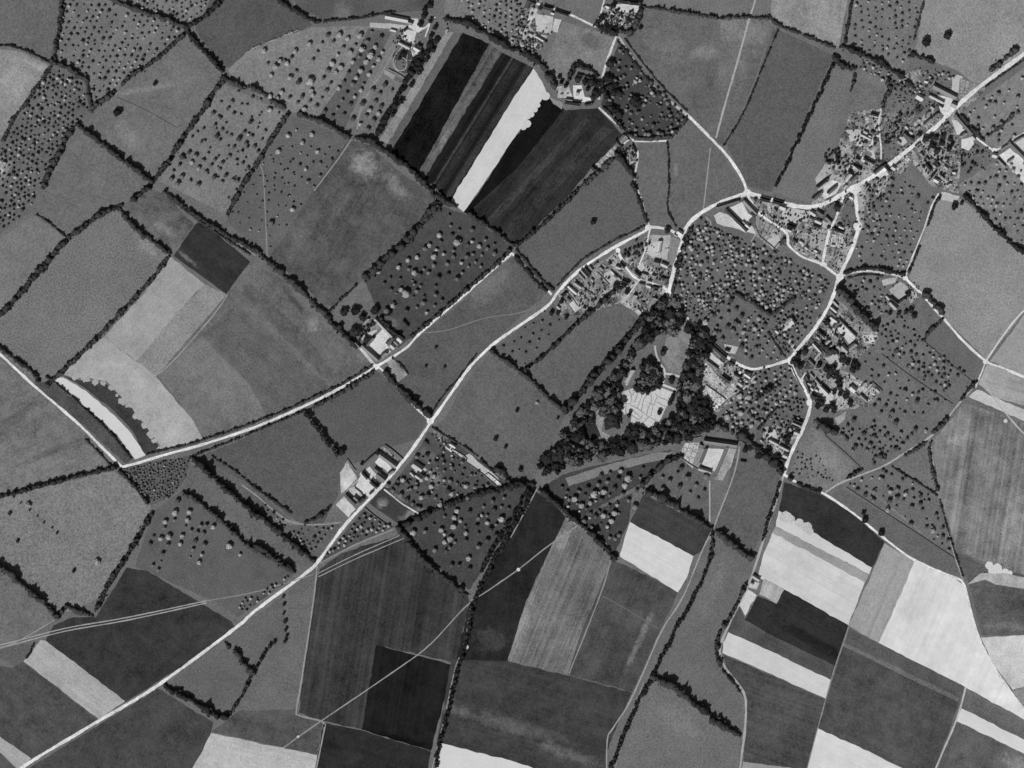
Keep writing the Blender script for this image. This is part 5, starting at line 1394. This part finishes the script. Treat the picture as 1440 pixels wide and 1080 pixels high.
LONE = [  # trees standing alone: x, y, radius, height, label
 (218, 118, 3.6, 6, 'smaller of two round trees in the pasture below the pale gate'),
 (166, 159, 6.5, 9, 'large round tree alone in the pasture beside the jagged hedge'),
 (834, 313, 4.4, 8, 'single dark round tree in the long pasture above the hamlet road'),
 (1302, 60, 7, 9, 'wide dark tree in the bright pasture, lower of the pair'),
 (1332, 51, 6.5, 9, 'dark tree in the bright pasture, upper of the pair'),
 (1341, 291, 5.5, 8, 'large round tree beside the pale enclosure at the lane top'),
 (1352, 286, 3.2, 5, 'small round tree beside the hedge at the lane top'),
 (697, 618, 3.6, 6, 'dark round tree in the pasture above the narrow plots'),
 (711, 629, 2.8, 5, 'smaller round tree in the pasture above the narrow plots'),
 (727, 577, 3.2, 5, 'dark round tree in the pasture below the park ride'),
 (732, 660, 4, 6, 'round tree by the pasture corner near the park'),
 (784, 588, 2.4, 4, 'small tree under the hedge end at the ride'),
 (755, 567, 2.8, 4, 'pale round bushy tree under the pasture hedge'),
 (613, 489, 2.4, 4, 'small dark tree in the grass between the two roads'),
 (599, 515, 2.4, 4, 'small tree between the crossroads farm and the road'),
 (625, 516, 2.4, 4, 'small tree close to the road below the crossroads farm'),
 (1178, 83, 4, 6, 'dark tree at the head of the narrow pasture'),
 (137, 790, 5, 6, 'round tree with pale top in the broad western pasture'),
 (104, 803, 3, 5, 'small tree in the lower broad western pasture'),
 (25, 761, 3, 4, 'small bush tree at the west of the broad pasture'),
 (40, 711, 4.5, 6, 'pale leaved tree on the broken line in the broad pasture'),
 (14, 722, 3, 4, 'dark low tree at the edge of the broad pasture'),
 (1214, 722, 3.5, 5, 'first tree over the white lane past the dark field'),
 (1216, 731, 5, 6, 'double crowned tree over the white lane'),
 (1239, 749, 5.2, 6, 'last dark tree over the white lane'),
 (1163, 453, 5.5, 8, 'square clipped dark tree between the white street yards'),
 (1177, 292, 6.5, 8, 'dark spreading tree on the triangle between village streets'),
 (1165, 570, 0, 0, ''),
 (938, 324, 4.6, 8, 'black tree over the short road at the hamlet end'),
 (1092, 291, 0, 0, ''),
 (528, 437, 7, 9, 'large dark tree behind the crossroads farm'),
 (545, 440, 5.5, 7, 'dark tree in the orchard above the crossroads farm barn'),
 (500, 468, 8.5, 10, 'largest dark tree in the crossroads farm garden'),
 (516, 478, 5.5, 6, 'dark tree within the crossroads farm yard edge'),
 (500, 438, 7.5, 9, 'spreading dark tree above the crossroads farm garden'),
 (484, 440, 6.5, 8, 'dark tree in the hedge corner above the crossroads farm'),
 (510, 446, 6, 8, 'dark tree by the pale shed at the crossroads farm'),
 (481, 636, 5.5, 9, 'dark tree at the end of the row above the roadside farm'),
 (509, 652, 3, 5, 'dark round tree behind the roadside farm wall'),
 (531, 637, 3.5, 6, 'dark tree at the barn corner of the roadside farm'),
 (567, 77, 5, 7, 'dark tree inside the round garden'),
 (562, 82, 3, 5, 'smaller tree inside the round garden'),
 (863, 8, 4.5, 8, 'round dark tree left standing within the ringed drive garden'),
 (861, 24, 3.4, 6, 'round tree among the beds of the ringed drive garden'),
 (760, 11, 3.5, 6, 'dark tree beside the white track farm'),
 (760, 53, 0, 0, ''),
 (1000, 552, 0, 0, ''),
 (893, 146, 9, 11, 'largest dark tree inside the triangular copse'),
 (858, 90, 7, 10, 'dark tree at the lane side of the triangular copse'),
 (861, 592, 14, 14, 'huge round tree beside the white kitchen garden'),
 (884, 584, 3.6, 10, 'slim dark conifer at the side of the white kitchen garden'),
 (927, 580, 4, 7, 'small round black tree in the white kitchen garden'),
 (946, 558, 4, 9, 'upper of two black trees beside the white kitchen garden'),
 (942, 567, 4, 8, 'lower of two black trees beside the white kitchen garden'),
 (932, 496, 5, 9, 'dark oval tree beside the curved park drive'),
 (925, 514, 3.5, 5, 'dark bush tree at the drive fork in the park'),
 (944, 535, 5.5, 6, 'ragged tree within the square drive of the park'),
 (967, 463, 8, 11, 'great dark tree at the park lane corner'),
 (982, 473, 4.5, 7, 'dark tree beside the lane next to the park'),
 (979, 487, 6, 9, 'dark tree above the gardens next to the park'),
]


WOOD_VAR = []
for _ in range(7):
    a = MB(); crown(a, 1, 1.0, 10, 120, .9)
    b = MB()
    b.stem((0, 0, 0), (.03, .02, 1.25), .09, .045, 0, 7)
    for k in range(4):
        t = k * 1.6 + rnd.random()
        b.stem((0, 0, .8), (math.cos(t) * .5, math.sin(t) * .5, 1.3), .045, .02, 0, 5)
    WOOD_VAR.append((a, b.mesh('trunk', BARK)))
WOOD_MESH = [(a.mesh('crown', LEAF_WOOD), b) for a, b in WOOD_VAR]
PALE_MESH = [(a.mesh('crown', LEAF_PALE), b) for a, b in WOOD_VAR]
DARK_MESH = [(a.mesh('crown', LEAF_DARK), b) for a, b in WOOD_VAR]


def big_tree(name, x, y, R, H, label, group=None, dark=True):
    cm, tm = rnd.choice(PALE_MESH if 'pale leaved' in label or 'pale top' in label or 'pale round' in label else DARK_MESH if dark else WOOD_MESH)
    root = bpy.data.objects.new(name, None)
    COL.objects.link(root)
    wx, wy = W((x, y))
    root.location = (wx, wy, 0)
    root.rotation_euler = (0, 0, rnd.uniform(0, 6.28))
    root.scale = (R, R, H / 1.9)
    tag(root, label, 'tree', group)
    link('crown', cm, root)
    link('trunk', tm, root)
    return root


for x, y, R, H, lab in LONE:
    if R:
        big_tree('tree', x, y, R, H, lab, dark=True)

# rows of hedgerow trees, every tree by itself
ROWS = [
 ('1171,93 1162,112 1150,136 1140,160 1128,186 1118,206 1108,226 1098,246 1090,262', 6.2, 3.4, 7, 'rounded tree in the row between the two upper right pastures'),
 ('1000,782 990,806 980,830 966,856 952,880 936,912 922,940', 6.6, 3.5, 7, 'rounded tree in the long row beside the pale track, upper half'),
 ('920,946 908,968 896,990 884,1016 872,1046 858,1082', 6.0, 3.8, 7, 'rounded tree in the long row beside the pale track, lower half'),
 ('748,692 738,714 722,740 706,766 690,796 674,826 668,846', 6.2, 4.4, 8, 'dark tree in the belt beside the round crowned orchard'),
 ('742,690 728,716 710,744 694,772 678,802', 6.6, 3.8, 7, 'dark tree on the orchard side of the belt below the park corner'),
 ('664,852 660,880 655,902 648,930 640,956 634,984 628,1008 620,1040 613,1076', 7.0, 3.8, 7, 'dark tree in the row between the two dark ploughlands'),
 ('592,80 584,96 576,110 566,124 556,140 548,156 540,172 532,186', 6.5, 5.4, 9, 'tall dark tree in the belt beside the striped ploughland'),
 ('600,84 590,102 578,120 564,144 552,162', 8.0, 4.2, 8, 'dark tree on the ploughland side of the belt at the round garden'),
 ('432,582 440,594 448,604 456,616 464,626 474,638', 6.0, 4.4, 9, 'dark tree in the row dividing the two pastures above the farm'),
 ('398,840 400,850 400,862 402,874 402,886 402,902', 6.5, 2.8, 5, 'small dark tree in the short upright row by the road'),
 ('386,902 380,908 368,926 362,936', 7.5, 3.8, 6, 'dark tree stepping down from the short upright row'),
 ('696,662 703,660 708,664', 6, 4.6, 6, 'dark round tree in the clump by the narrow plots'),
 ('20,700 30,708 42,718 52,726 62,734 74,742 80,750', 9, 1.8, 3, 'small bush in the broken line across the broad pasture'),
 ('900,40 898,28 901,14 899,4', 7, 4.2, 7, 'dark tree in the ring outside the round drive'),
 ('846,28 850,38 858,42 866,40', 6.5, 4.6, 7, 'dark tree in the garden corner by the white track'),
 ('786,108 790,116 796,120', 6, 4, 7, 'dark tree on the field side of the tree ringed farm'),
 ('806,96 812,92 802,106 812,112 822,116 832,116 838,120 826,126 836,130 834,138 840,134', 5.5, 5, 8, 'tall tree among those ringing the farm by the dark fields'),
 ('598,22 590,34 606,30 596,14 604,8', 7, 4.6, 8, 'dark tree by the lane to the farm with the round garden'),
 ('612,40 606,52 614,58 604,64 610,70 600,76', 7, 4.6, 8, 'dark tree on the bank above the round garden'),
 ('580,92 586,84 592,88 576,100 588,98', 6, 4.4, 7, 'dark tree between the round garden and the ploughland'),
 ('846,118 852,112 848,128 856,124 862,130 870,132 866,120 860,112 852,136 856,148 864,156 870,162 858,152', 5.5, 5.2, 9, 'dark tree massed at the lane side of the triangular copse'),
 ('1152,514 1160,518 1168,522 1174,530 1178,538 1166,528 1172,518 1180,544', 6.5, 5, 8, 'dark tree in the clump behind the south street bend'),
 ('1184,506 1192,510 1200,512 1206,518 1198,520', 6.5, 5, 8, 'dark tree in the upper clump behind the pale street roofs'),
 ('1114,508 1122,500 1132,496 1120,512 1126,516', 6.5, 5, 8, 'dark tree at the street junction by the angled white walls'),
 ('1150,562 1156,566 1162,576 1170,570 1150,572 1172,578', 7, 5, 8, 'dark tree below the south street bend'),
 ('1172,552 1180,554 1188,558 1196,566', 6.5, 4.6, 7, 'dark tree between the bend farm and the walled garden'),
 ('1108,616 1108,622 1112,612 1104,618', 5, 4, 7, 'dark tree beside the street out of the village'),
 ('1040,616 1048,620 1056,618 1054,630 1066,640 1048,632', 6.5, 5, 8, 'dark tree in the clump at the walled farm corner'),
 ('962,336 966,342 960,350 956,362 952,374', 6.5, 4, 7, 'dark tree beside the main road at the large orchard'),
 ('878,404 872,406 866,402 882,410', 6, 4.4, 7, 'dark tree at the garden foot below the hamlet lane'),
 ('789,424 784,440 796,448 776,440', 7, 4, 6, 'dark tree in the gardens nearest the linking lane'),
 ('1276,414 1280,436 1274,440 1284,444 1262,440 1250,440', 6, 4, 6, 'dark tree below the smallholding roofs'),
 ('1292,190 1300,196 1308,192 1316,196 1322,200 1310,204 1326,194 1336,196 1338,204', 7, 4.6, 7, 'dark tree in the shady gardens by the wide main street'),
 ('1312,206 1316,214 1324,202 1334,210', 7, 4.4, 7, 'dark tree below the shady gardens by the wide street'),
]
for pts, step, R, H, lab in ROWS:
    base = P(pts)
    q = densify(base, step, False, .8) if step < 7.6 and len(base) > 3 and lab.find('row') + lab.find('belt') > -2 else base
    for (x, y) in q:
        r = R * rnd.uniform(.78, 1.18)
        big_tree('hedgerow_tree', x + rnd.gauss(0, .6), y + rnd.gauss(0, .6), r, H * rnd.uniform(.85, 1.15), lab, lab.replace(' tree ', ' trees ', 1))

# the park wood
WOODS = [
 (P('906,462 916,440 932,420 944,424 956,436 966,450 958,456 946,468 930,480 912,482 894,496 880,512 874,536 872,560 872,576 852,578 838,592 818,602 802,632 780,656 764,668 758,656 804,596 842,548 884,500'), 'broadleaf tree in the upper park wood between the ride and the garden'),
 (P('764,668 786,650 802,634 820,620 844,626 868,624 884,606 900,604 926,604 946,588 956,560 952,548 962,520 972,504 984,518 984,556 996,574 1006,592 1010,604 984,610 950,620 900,630 840,644 790,662'), 'broadleaf tree in the lower park wood under the white garden'),
 (P('976,458 986,468 1000,478 998,494 986,506 976,514 968,500 970,480'), 'broadleaf tree in the strip between park lawn and lane'),
 (P('900,512 914,510 926,526 928,540 916,552 900,552 892,546 904,530'), 'dark tree in the clump above the white kitchen garden'),
]
KEEP = [P('918,470 940,476 970,470 966,505 957,530 930,530 918,500'), P('876,551 892,546 912,553 928,545 948,552 944,566 930,588 914,602 888,594 874,570'), P('878,538 888,518 896,524 884,544'), P('816,598 842,582 850,612 826,624')]
n_w = 0
for poly, lab in WOODS:
    xs = [p[0] for p in poly]; ys = [p[1] for p in poly]
    got = []
    for _ in range(6000):
        p = (rnd.uniform(min(xs), max(xs)), rnd.uniform(min(ys), max(ys)))
        if not inside(p, poly) or (lab[:4] == 'broa' and any(inside(p, k) for k in KEEP)):
            continue
        if math.hypot(p[0] - 861, p[1] - 592) < 15:
            continue
        r = rnd.choice((4.2, 5.2, 6.5, 7.5, 9.5)) * rnd.uniform(.9, 1.1)
        if all(math.hypot(p[0] - g[0], p[1] - g[1]) > .62 * (r + g[2]) for g in got):
            got.append((p[0], p[1], r))
    for x, y, r in got:
        big_tree('woodland_tree', x, y, r * 1.06, rnd.uniform(8, 16), lab, lab.replace(' tree ', ' trees ', 1), rnd.random() < .55)
        n_w += 1

# the copse and scattered garden trees
def scatter(poly, n, r0, r1, dmin):
    xs = [p[0] for p in poly]; ys = [p[1] for p in poly]
    got = []
    for _ in range(n * 40):
        if len(got) >= n:
            break
        p = (rnd.uniform(min(xs), max(xs)), rnd.uniform(min(ys), max(ys)))
        if inside(p, poly) and all(math.hypot(p[0] - g[0], p[1] - g[1]) > dmin for g in got):
            got.append((p[0], p[1], rnd.uniform(r0, r1)))
    return got


def planted(poly, n, r0, r1, d):
    """trees set out in rows, with gaps where some have gone"""
    xs = [p[0] for p in poly]; ys = [p[1] for p in poly]
    L = max(range(len(poly)), key=lambda i: math.hypot(poly[i][0] - poly[i - 1][0], poly[i][1] - poly[i - 1][1]))
    t = math.atan2(poly[L][1] - poly[L - 1][1], poly[L][0] - poly[L - 1][0])
    u, v = (math.cos(t), math.sin(t)), (-math.sin(t), math.cos(t))
    cx, cy = sum(xs) / len(xs), sum(ys) / len(ys)
    area = abs(sum(poly[i - 1][0] * poly[i][1] - poly[i][0] * poly[i - 1][1] for i in range(len(poly)))) / 2
    s = max(4.2, math.sqrt(area / n) * .86)
    got = []
    for i in range(-60, 61):
        for j in range(-60, 61):
            if rnd.random() < .14:
                continue
            a, b = (i + rnd.gauss(0, .13)) * s, (j + rnd.gauss(0, .13) + .5 * (i % 2)) * s
            p = (cx + u[0] * a + v[0] * b, cy + u[1] * a + v[1] * b)
            if inside(p, poly):
                got.append((p[0], p[1], rnd.uniform(r0, r1) * rnd.choice((.85, 1, 1, 1.15))))
    return got


MASS = []      # x, y, radius, pale?  the many small trees that are built as one mass
for s, n, r0, r1, d, pf in (
    ('872,66 900,100 964,164 944,190 892,192 866,160 850,146 856,112 868,76', 90, 1.6, 3.8, 4.5, .12),
    ('92,-20 150,-12 238,30 258,44 224,78 176,112 130,144 124,112 100,92 80,84 88,40', 150, 1.5, 2.7, 5.5, .25),
    ('155,-20 316,-20 268,34 200,12', 80, 1.4, 2.4, 5.0, .15),
    ('72,98 104,108 120,122 124,156 102,180 80,218 58,258 38,300 0,328 -40,350 -40,285 8,200', 260, 1.5, 2.8, 5.4, .14),
    ('632,-30 775,-30 756,10 740,72 700,52 662,30', 110, 1.6, 2.8, 6.5, .25),
    ('730,2 740,30 728,66 722,60', 14, 1.8, 3, 5, .1),
    ('734,58 768,56 756,78 735,72', 20, 1.6, 3, 4, .05),
    ('1200,-20 1298,-20 1288,40 1276,92 1240,80 1194,62', 75, 1.6, 2.6, 6.5, .2),
    ('1206,80 1280,118 1330,100 1344,112 1310,120 1262,150 1250,118 1206,98', 60, 1.5, 3, 4.5, .2),
    ('1350,165 1436,100 1500,60 1500,150 1436,186 1400,206', 60, 1.8, 3.4, 7, .25),
    ('962,342 985,308 1008,324 1056,340 1120,372 1168,396 1148,436 1118,418 1084,440 1034,410 990,438 952,408', 310, 1.6, 3.5, 4.3, .34),
    ('946,414 985,410 1032,414 1000,440 975,450', 40, 1.5, 2.6, 5, .15),
    ('1084,446 1116,422 1148,440 1120,494 1104,498', 42, 1.6, 2.8, 5, .12),
    ('1060,500 1030,470 1060,430 1080,446 1078,470 1104,500 1084,510', 34, 1.5, 2.5, 6.5, .25),
    ('1212,268 1240,250 1262,246 1312,278 1296,322 1276,376 1220,370 1194,378 1206,330', 78, 1.5, 2.8, 6.5, .2),
    ('1190,396 1238,392 1252,420 1262,440 1298,480 1360,528 1330,552 1250,500 1228,462 1196,410', 105, 1.6, 3.0, 5.6, .18),
    ('1180,480 1240,470 1300,520 1340,560 1300,600 1240,560 1216,520', 45, 1.6, 2.6, 8.0, .1),
    ('1044,520 1108,512 1126,556 1092,572 1064,600 1044,616 1012,594', 80, 1.7, 3.0, 5.6, .3),
    ('1100,560 1130,562 1124,590 1098,604 1080,594', 34, 1.4, 2.6, 4.5, .1),
    ('1350,262 1440,206 1500,180 1500,380 1440,348 1382,300', 130, 1.6, 3.0, 6, .25),
    ('1112,672 1120,636 1150,640 1172,678', 34, 1.0, 2.0, 4, 0),
    ('168,660 200,654 268,644 260,672 238,700 212,706', 170, 1.0, 1.8, 3.0, .04),
    ('360,700 410,742 470,740 440,782 400,750', 26, 1.6, 2.6, 6, .1),
    ('452,788 512,722 552,742 500,760', 34, 1.7, 3.0, 5.5, .35),
    ('330,850 412,806 400,820 345,862', 16, 1.4, 2.4, 6, .3),
    ('405,158 400,152 318,118 312,140 250,215 330,290', 40, 1.6, 2.3, 9, .1),
    ('320,305 400,170 440,185 380,350', 30, 1.2, 1.8, 9.5, .1),
    ('692,492 740,458 776,430 790,450 735,520', 16, 1.6, 2.4, 7, 0),
    ('770,690 860,690 884,700 862,776 830,745', 18, 1.8, 2.8, 7, .2),
    ('604,612 640,630 700,690 640,706 600,712 570,690', 40, 1.6, 2.6, 6, .35),
    ('1180,600 1240,600 1290,620 1230,650 1170,600', 30, 1.5, 2.6, 6, 0),
    ('1190,682 1250,660 1310,696 1330,770', 24, 1.5, 2.3, 8, .1),
    ('1206,290 1238,300 1240,330 1212,340', 14, 1.5, 2.8, 5, .1),
):
    for x, y, r in (scatter if n in (170, 90, 60, 34, 310, 105, 45) else planted)(P(s), n, r0, r1, d):
        MASS.append((x, y, r * 1.1, rnd.random() < pf * 1.3))

# small garden trees and bushes, each by itself
BUSH = [
 ('898,334 914,340 906,362 880,366 872,352', 16, 1.6, 3.0, 'bush in the shady plot beside the hamlet road'),
 ('908,374 942,384 938,404 904,394', 18, 1.1, 2.0, 'garden bush inside the looped hamlet lane'),
 ('796,410 846,370 868,396 818,438', 26, 1.1, 2.2, 'garden bush in the hamlet roadside gardens'),
 ('884,412 930,406 906,444 892,434', 14, 1.0, 1.9, 'garden bush between the hamlet and the wood'),
 ('1058,284 1136,300 1130,344 1090,320', 26, 1.0, 2.0, 'garden bush below the village fork'),
 ('1136,330 1160,330 1150,366 1120,350', 10, 1.0, 1.8, 'garden bush between the two village streets'),
 ('1180,216 1212,226 1196,246 1166,238', 16, 1.2, 2.6, 'garden bush behind the white street yard'),
 ('1160,212 1182,206 1178,232 1160,228', 18, 1.8, 3.2, 'shaggy tree at the back of the street gardens'),
 ('1200,160 1236,168 1230,206 1196,200', 20, 1.2, 2.6, 'garden tree near the oval lawn'),
 ('1244,162 1284,156 1274,190 1244,206', 24, 1.4, 2.8, 'garden tree beside the little village lane'),
 ('1286,130 1316,112 1330,120 1312,170 1286,160', 16, 1.2, 2.4, 'garden tree round the barnyard'),
 ('1290,206 1324,210 1346,240 1330,262 1300,240', 30, 1.1, 2.6, 'garden tree in the bright street gardens'),
 ('1216,256 1246,250 1240,286 1216,300', 20, 1.3, 2.8, 'bush in the rough gardens across the street'),
 ('1342,206 1352,214 1376,206 1384,214 1370,240 1350,250', 16, 1.4, 2.8, 'bush below the courtyard farm lane'),
 ('1150,466 1182,456 1200,484 1170,496', 16, 1.1, 2.4, 'garden bush along the street by the dark hedge'),
 ('1012,512 1036,512 1038,530 1024,530', 8, 1.0, 1.8, 'garden bush under the curved park lane'),
 ('990,566 1004,564 1012,574 1004,578', 9, .8, 1.3, 'small bush in the lowest pale plot beside the park'),
 ('1072,604 1112,596 1108,616 1080,634', 20, 1.2, 2.6, 'garden tree beside the street out of the village'),
 ('850,8 894,16 890,36 850,32', 26, 1.2, 2.6, 'garden tree in the beds of the ringed drive'),
 ('604,606 626,618 636,632 622,634', 9, 1.0, 1.8, 'bush in the first of the narrow garden plots'),
 ('534,630 562,648 556,656 536,640', 10, .9, 1.7, 'bush in the narrow beds of the roadside farm'),
 ('868,208 890,204 896,226 882,232', 12, 1.1, 2.2, 'garden tree in the strip garden'),
 ('736,40 776,46 768,60 740,56', 12, 1.1, 2.2, 'garden bush at the white track farm'),
 ('512,452 530,452 526,466 508,480', 9, 1.2, 2.4, 'garden bush at the crossroads farm'),
 ('1086,470 1102,452 1112,470 1104,494', 10, 1.4, 2.6, 'tree around the little orchard farm'),
]
bush_meshes = [tree_mesh('garden_tree', 1, 1.3, 5, 40, .35, LEAF_HEDGE) for _ in range(4)]
for s, n, r0, r1, lab in BUSH:
    for x, y, r in scatter(P(s), n, r0, r1, 3.2):
        wx, wy = W((x, y))
        o = link('garden_bush' if 'bush' in lab else 'garden_tree', rnd.choice(bush_meshes), None, (wx, wy, 0), rnd.uniform(0, 6.28))
        r *= 1.15
        o.scale = (r, r, r * rnd.uniform(.9, 1.3))
        tag(o, lab, 'bush' if 'bush' in lab else 'tree', lab.replace('bush', 'bushes', 1).replace('tree', 'trees', 1))

# low growth between the garden beds: currant rows, nettles, young shrubs
mb = MB()
for s, n in (('881,352 914,330 960,340 940,408 905,446 872,424 818,440 788,446 786,414 830,376', 230), ('1058,282 1140,298 1200,272 1206,330 1180,382 1120,352 1064,328', 220),
             ('1142,286 1172,224 1196,160 1240,152 1300,190 1330,162 1350,216 1346,270 1310,260 1282,230 1250,258 1216,288', 420), ('1240,152 1262,106 1300,92 1340,104 1340,160 1300,190 1244,200', 180),
             ('1152,442 1182,426 1236,476 1214,498 1186,520 1236,552 1222,570 1160,580 1136,556 1118,510', 220), ('984,500 1006,486 1060,526 1060,540 1010,578 986,566', 22),
             ('1072,604 1122,588 1122,610 1100,652 1074,628', 90), ('846,6 898,14 892,38 848,36', 90), ('732,10 780,26 770,60 734,66', 80), ('554,28 596,36 590,96 552,96', 60),
             ('1240,392 1290,396 1300,414 1270,446 1238,430', 60), ('1084,446 1120,440 1118,490 1088,480', 40), ('604,606 640,628 640,640 606,612', 20), ('868,206 896,206 892,240 880,232', 30), ('1340,168 1400,214 1384,240 1344,214', 50), ('782,122 822,118 832,138 784,138', 30)):
    for x, y, r in scatter(P(s), n, .7, 1.7, 1.6):
        if any(bb[0] < x < bb[2] and bb[1] < y < bb[3] and inside((x, y), q) for q, bb in BARE) and rnd.random() < .93:
            continue
        wx, wy = W((x, y))
        m = rnd.choice((0, 0, 0, 0, 1, 2, 2, 2))
        for k in range(2):
            mb.blob((wx + rnd.gauss(0, r * .5), wy + rnd.gauss(0, r * .5), r * .5), (r * .8, r * .8, r * rnd.uniform(.6, 1.1)), 1, .2, m)
o = mb.obj('garden_undergrowth', [LEAF_HEDGE, LEAF_PALE, LEAF_MID])
o['kind'] = 'stuff'

# the listed orchard trees: the three hundred widest one by one, the rest with the mass
LISTED = []
for place, ts in ORCH:
    for x, y, t in ts:
        r = 3.0
        if 's' in t: r = 2.0
        if 'b' in t: r = 3.7
        if 'B' in t: r = 5.0
        LISTED.append([x, y, r * (1.12 if 'p' in t else 1.0) * rnd.uniform(.92, 1.12), 'p' in t, place])
LISTED.sort(key=lambda q: -q[2])
for i, (x, y, r, pale, place) in enumerate(LISTED):
    if i >= 300:
        MASS.append((x, y, r, pale))
        continue
    wx, wy = W((x, y))
    deep = not pale and rnd.random() < .45
    o = link('fruit_tree', rnd.choice(FR_PALE if pale else FR_DEEP if deep else FR_DARK), None, (wx, wy, 0), rnd.uniform(0, 6.28))
    o.scale = (r, r, r * rnd.uniform(.95, 1.2))
    lab = ('pale leaved' if pale else 'dark leaved' if deep else 'mid grey') + ' wide crowned fruit tree ' + place
    if len(lab.split()) > 16:
        lab = lab.replace('wide crowned ', '')
    tag(o, lab, 'fruit tree', lab.replace(' tree ', ' trees ', 1))

mb = MB()
for x, y, r, pale in MASS:
    wx, wy = W((x, y))
    m = 1 if pale else 3 if rnd.random() < .45 else 0
    h = r * 1.1
    for k in range(4):
        t = k * 2.1 + rnd.uniform(-.5, .5)
        d = r * .45 * (k > 0)
        s = r * (.84 if k == 0 else rnd.uniform(.4, .55))
        mb.blob((wx + math.cos(t) * d, wy + math.sin(t) * d, r * .5 + h * rnd.uniform(.25, .6)), (s, s, s * .85), 1, .1, m)
    q = nrg.normal(0, 1, (14, 3)); q /= np.linalg.norm(q, axis=1)[:, None]
    mb.leaves(q * (r, r, h * .55) * nrg.uniform(.7, 1.0, (14, 1)) + (wx, wy, r * .5 + h * .45), .13 * r, m)
    mb.stem((wx, wy, 0), (wx, wy, r * 1.1), .18, .1, 2, 5)
o = mb.obj('orchard_vegetation', [LEAF_MID, LEAF_PALE, BARK, LEAF_DEEP])
o['kind'] = 'stuff'
print('wood trees', n_w, 'mass', len(MASS))
# ================================================================ light, sky, camera
w = bpy.data.worlds.new('World')
scene.world = w
w.use_nodes = True
nt = w.node_tree
bg = nt.nodes['Background']
sky = nt.nodes.new('ShaderNodeTexSky')
sky.sky_type = 'NISHITA'
sky.sun_disc = False
sky.sun_elevation = SUN_EL
sky.sun_rotation = SUN_AZ + math.pi
bw = nt.nodes.new('ShaderNodeRGBToBW')      # the photograph is in black and white
nt.links.new(sky.outputs[0], bw.inputs[0])
nt.links.new(bw.outputs[0], bg.inputs['Color'])
bg.inputs['Strength'].default_value = 0.05

ld = bpy.data.lights.new('sun', 'SUN')
ld.energy = 4.0
ld.angle = math.radians(0.5)
so = bpy.data.objects.new('sun', ld)
COL.objects.link(so)
d = Vector((-math.sin(SUN_AZ) * math.cos(SUN_EL), -math.cos(SUN_AZ) * math.cos(SUN_EL), math.sin(SUN_EL)))
so.rotation_euler = d.to_track_quat('Z', 'Y').to_euler()
so.location = d * 500

HC = 3600.0
cd = bpy.data.cameras.new('camera')
cd.sensor_fit = 'HORIZONTAL'
cd.angle = 2 * math.atan(720.0 / HC)
cd.clip_start = 10
cd.clip_end = 60000
co = bpy.data.objects.new('camera', cd)
COL.objects.link(co)
co.location = (0, 0, HC)
co.rotation_euler = (0, 0, 0)
scene.camera = co
vs = scene.view_settings
vs.view_transform = 'Standard'
vs.look = 'None'
vs.exposure = 0
vs.gamma = 1
vs.use_curve_mapping = False
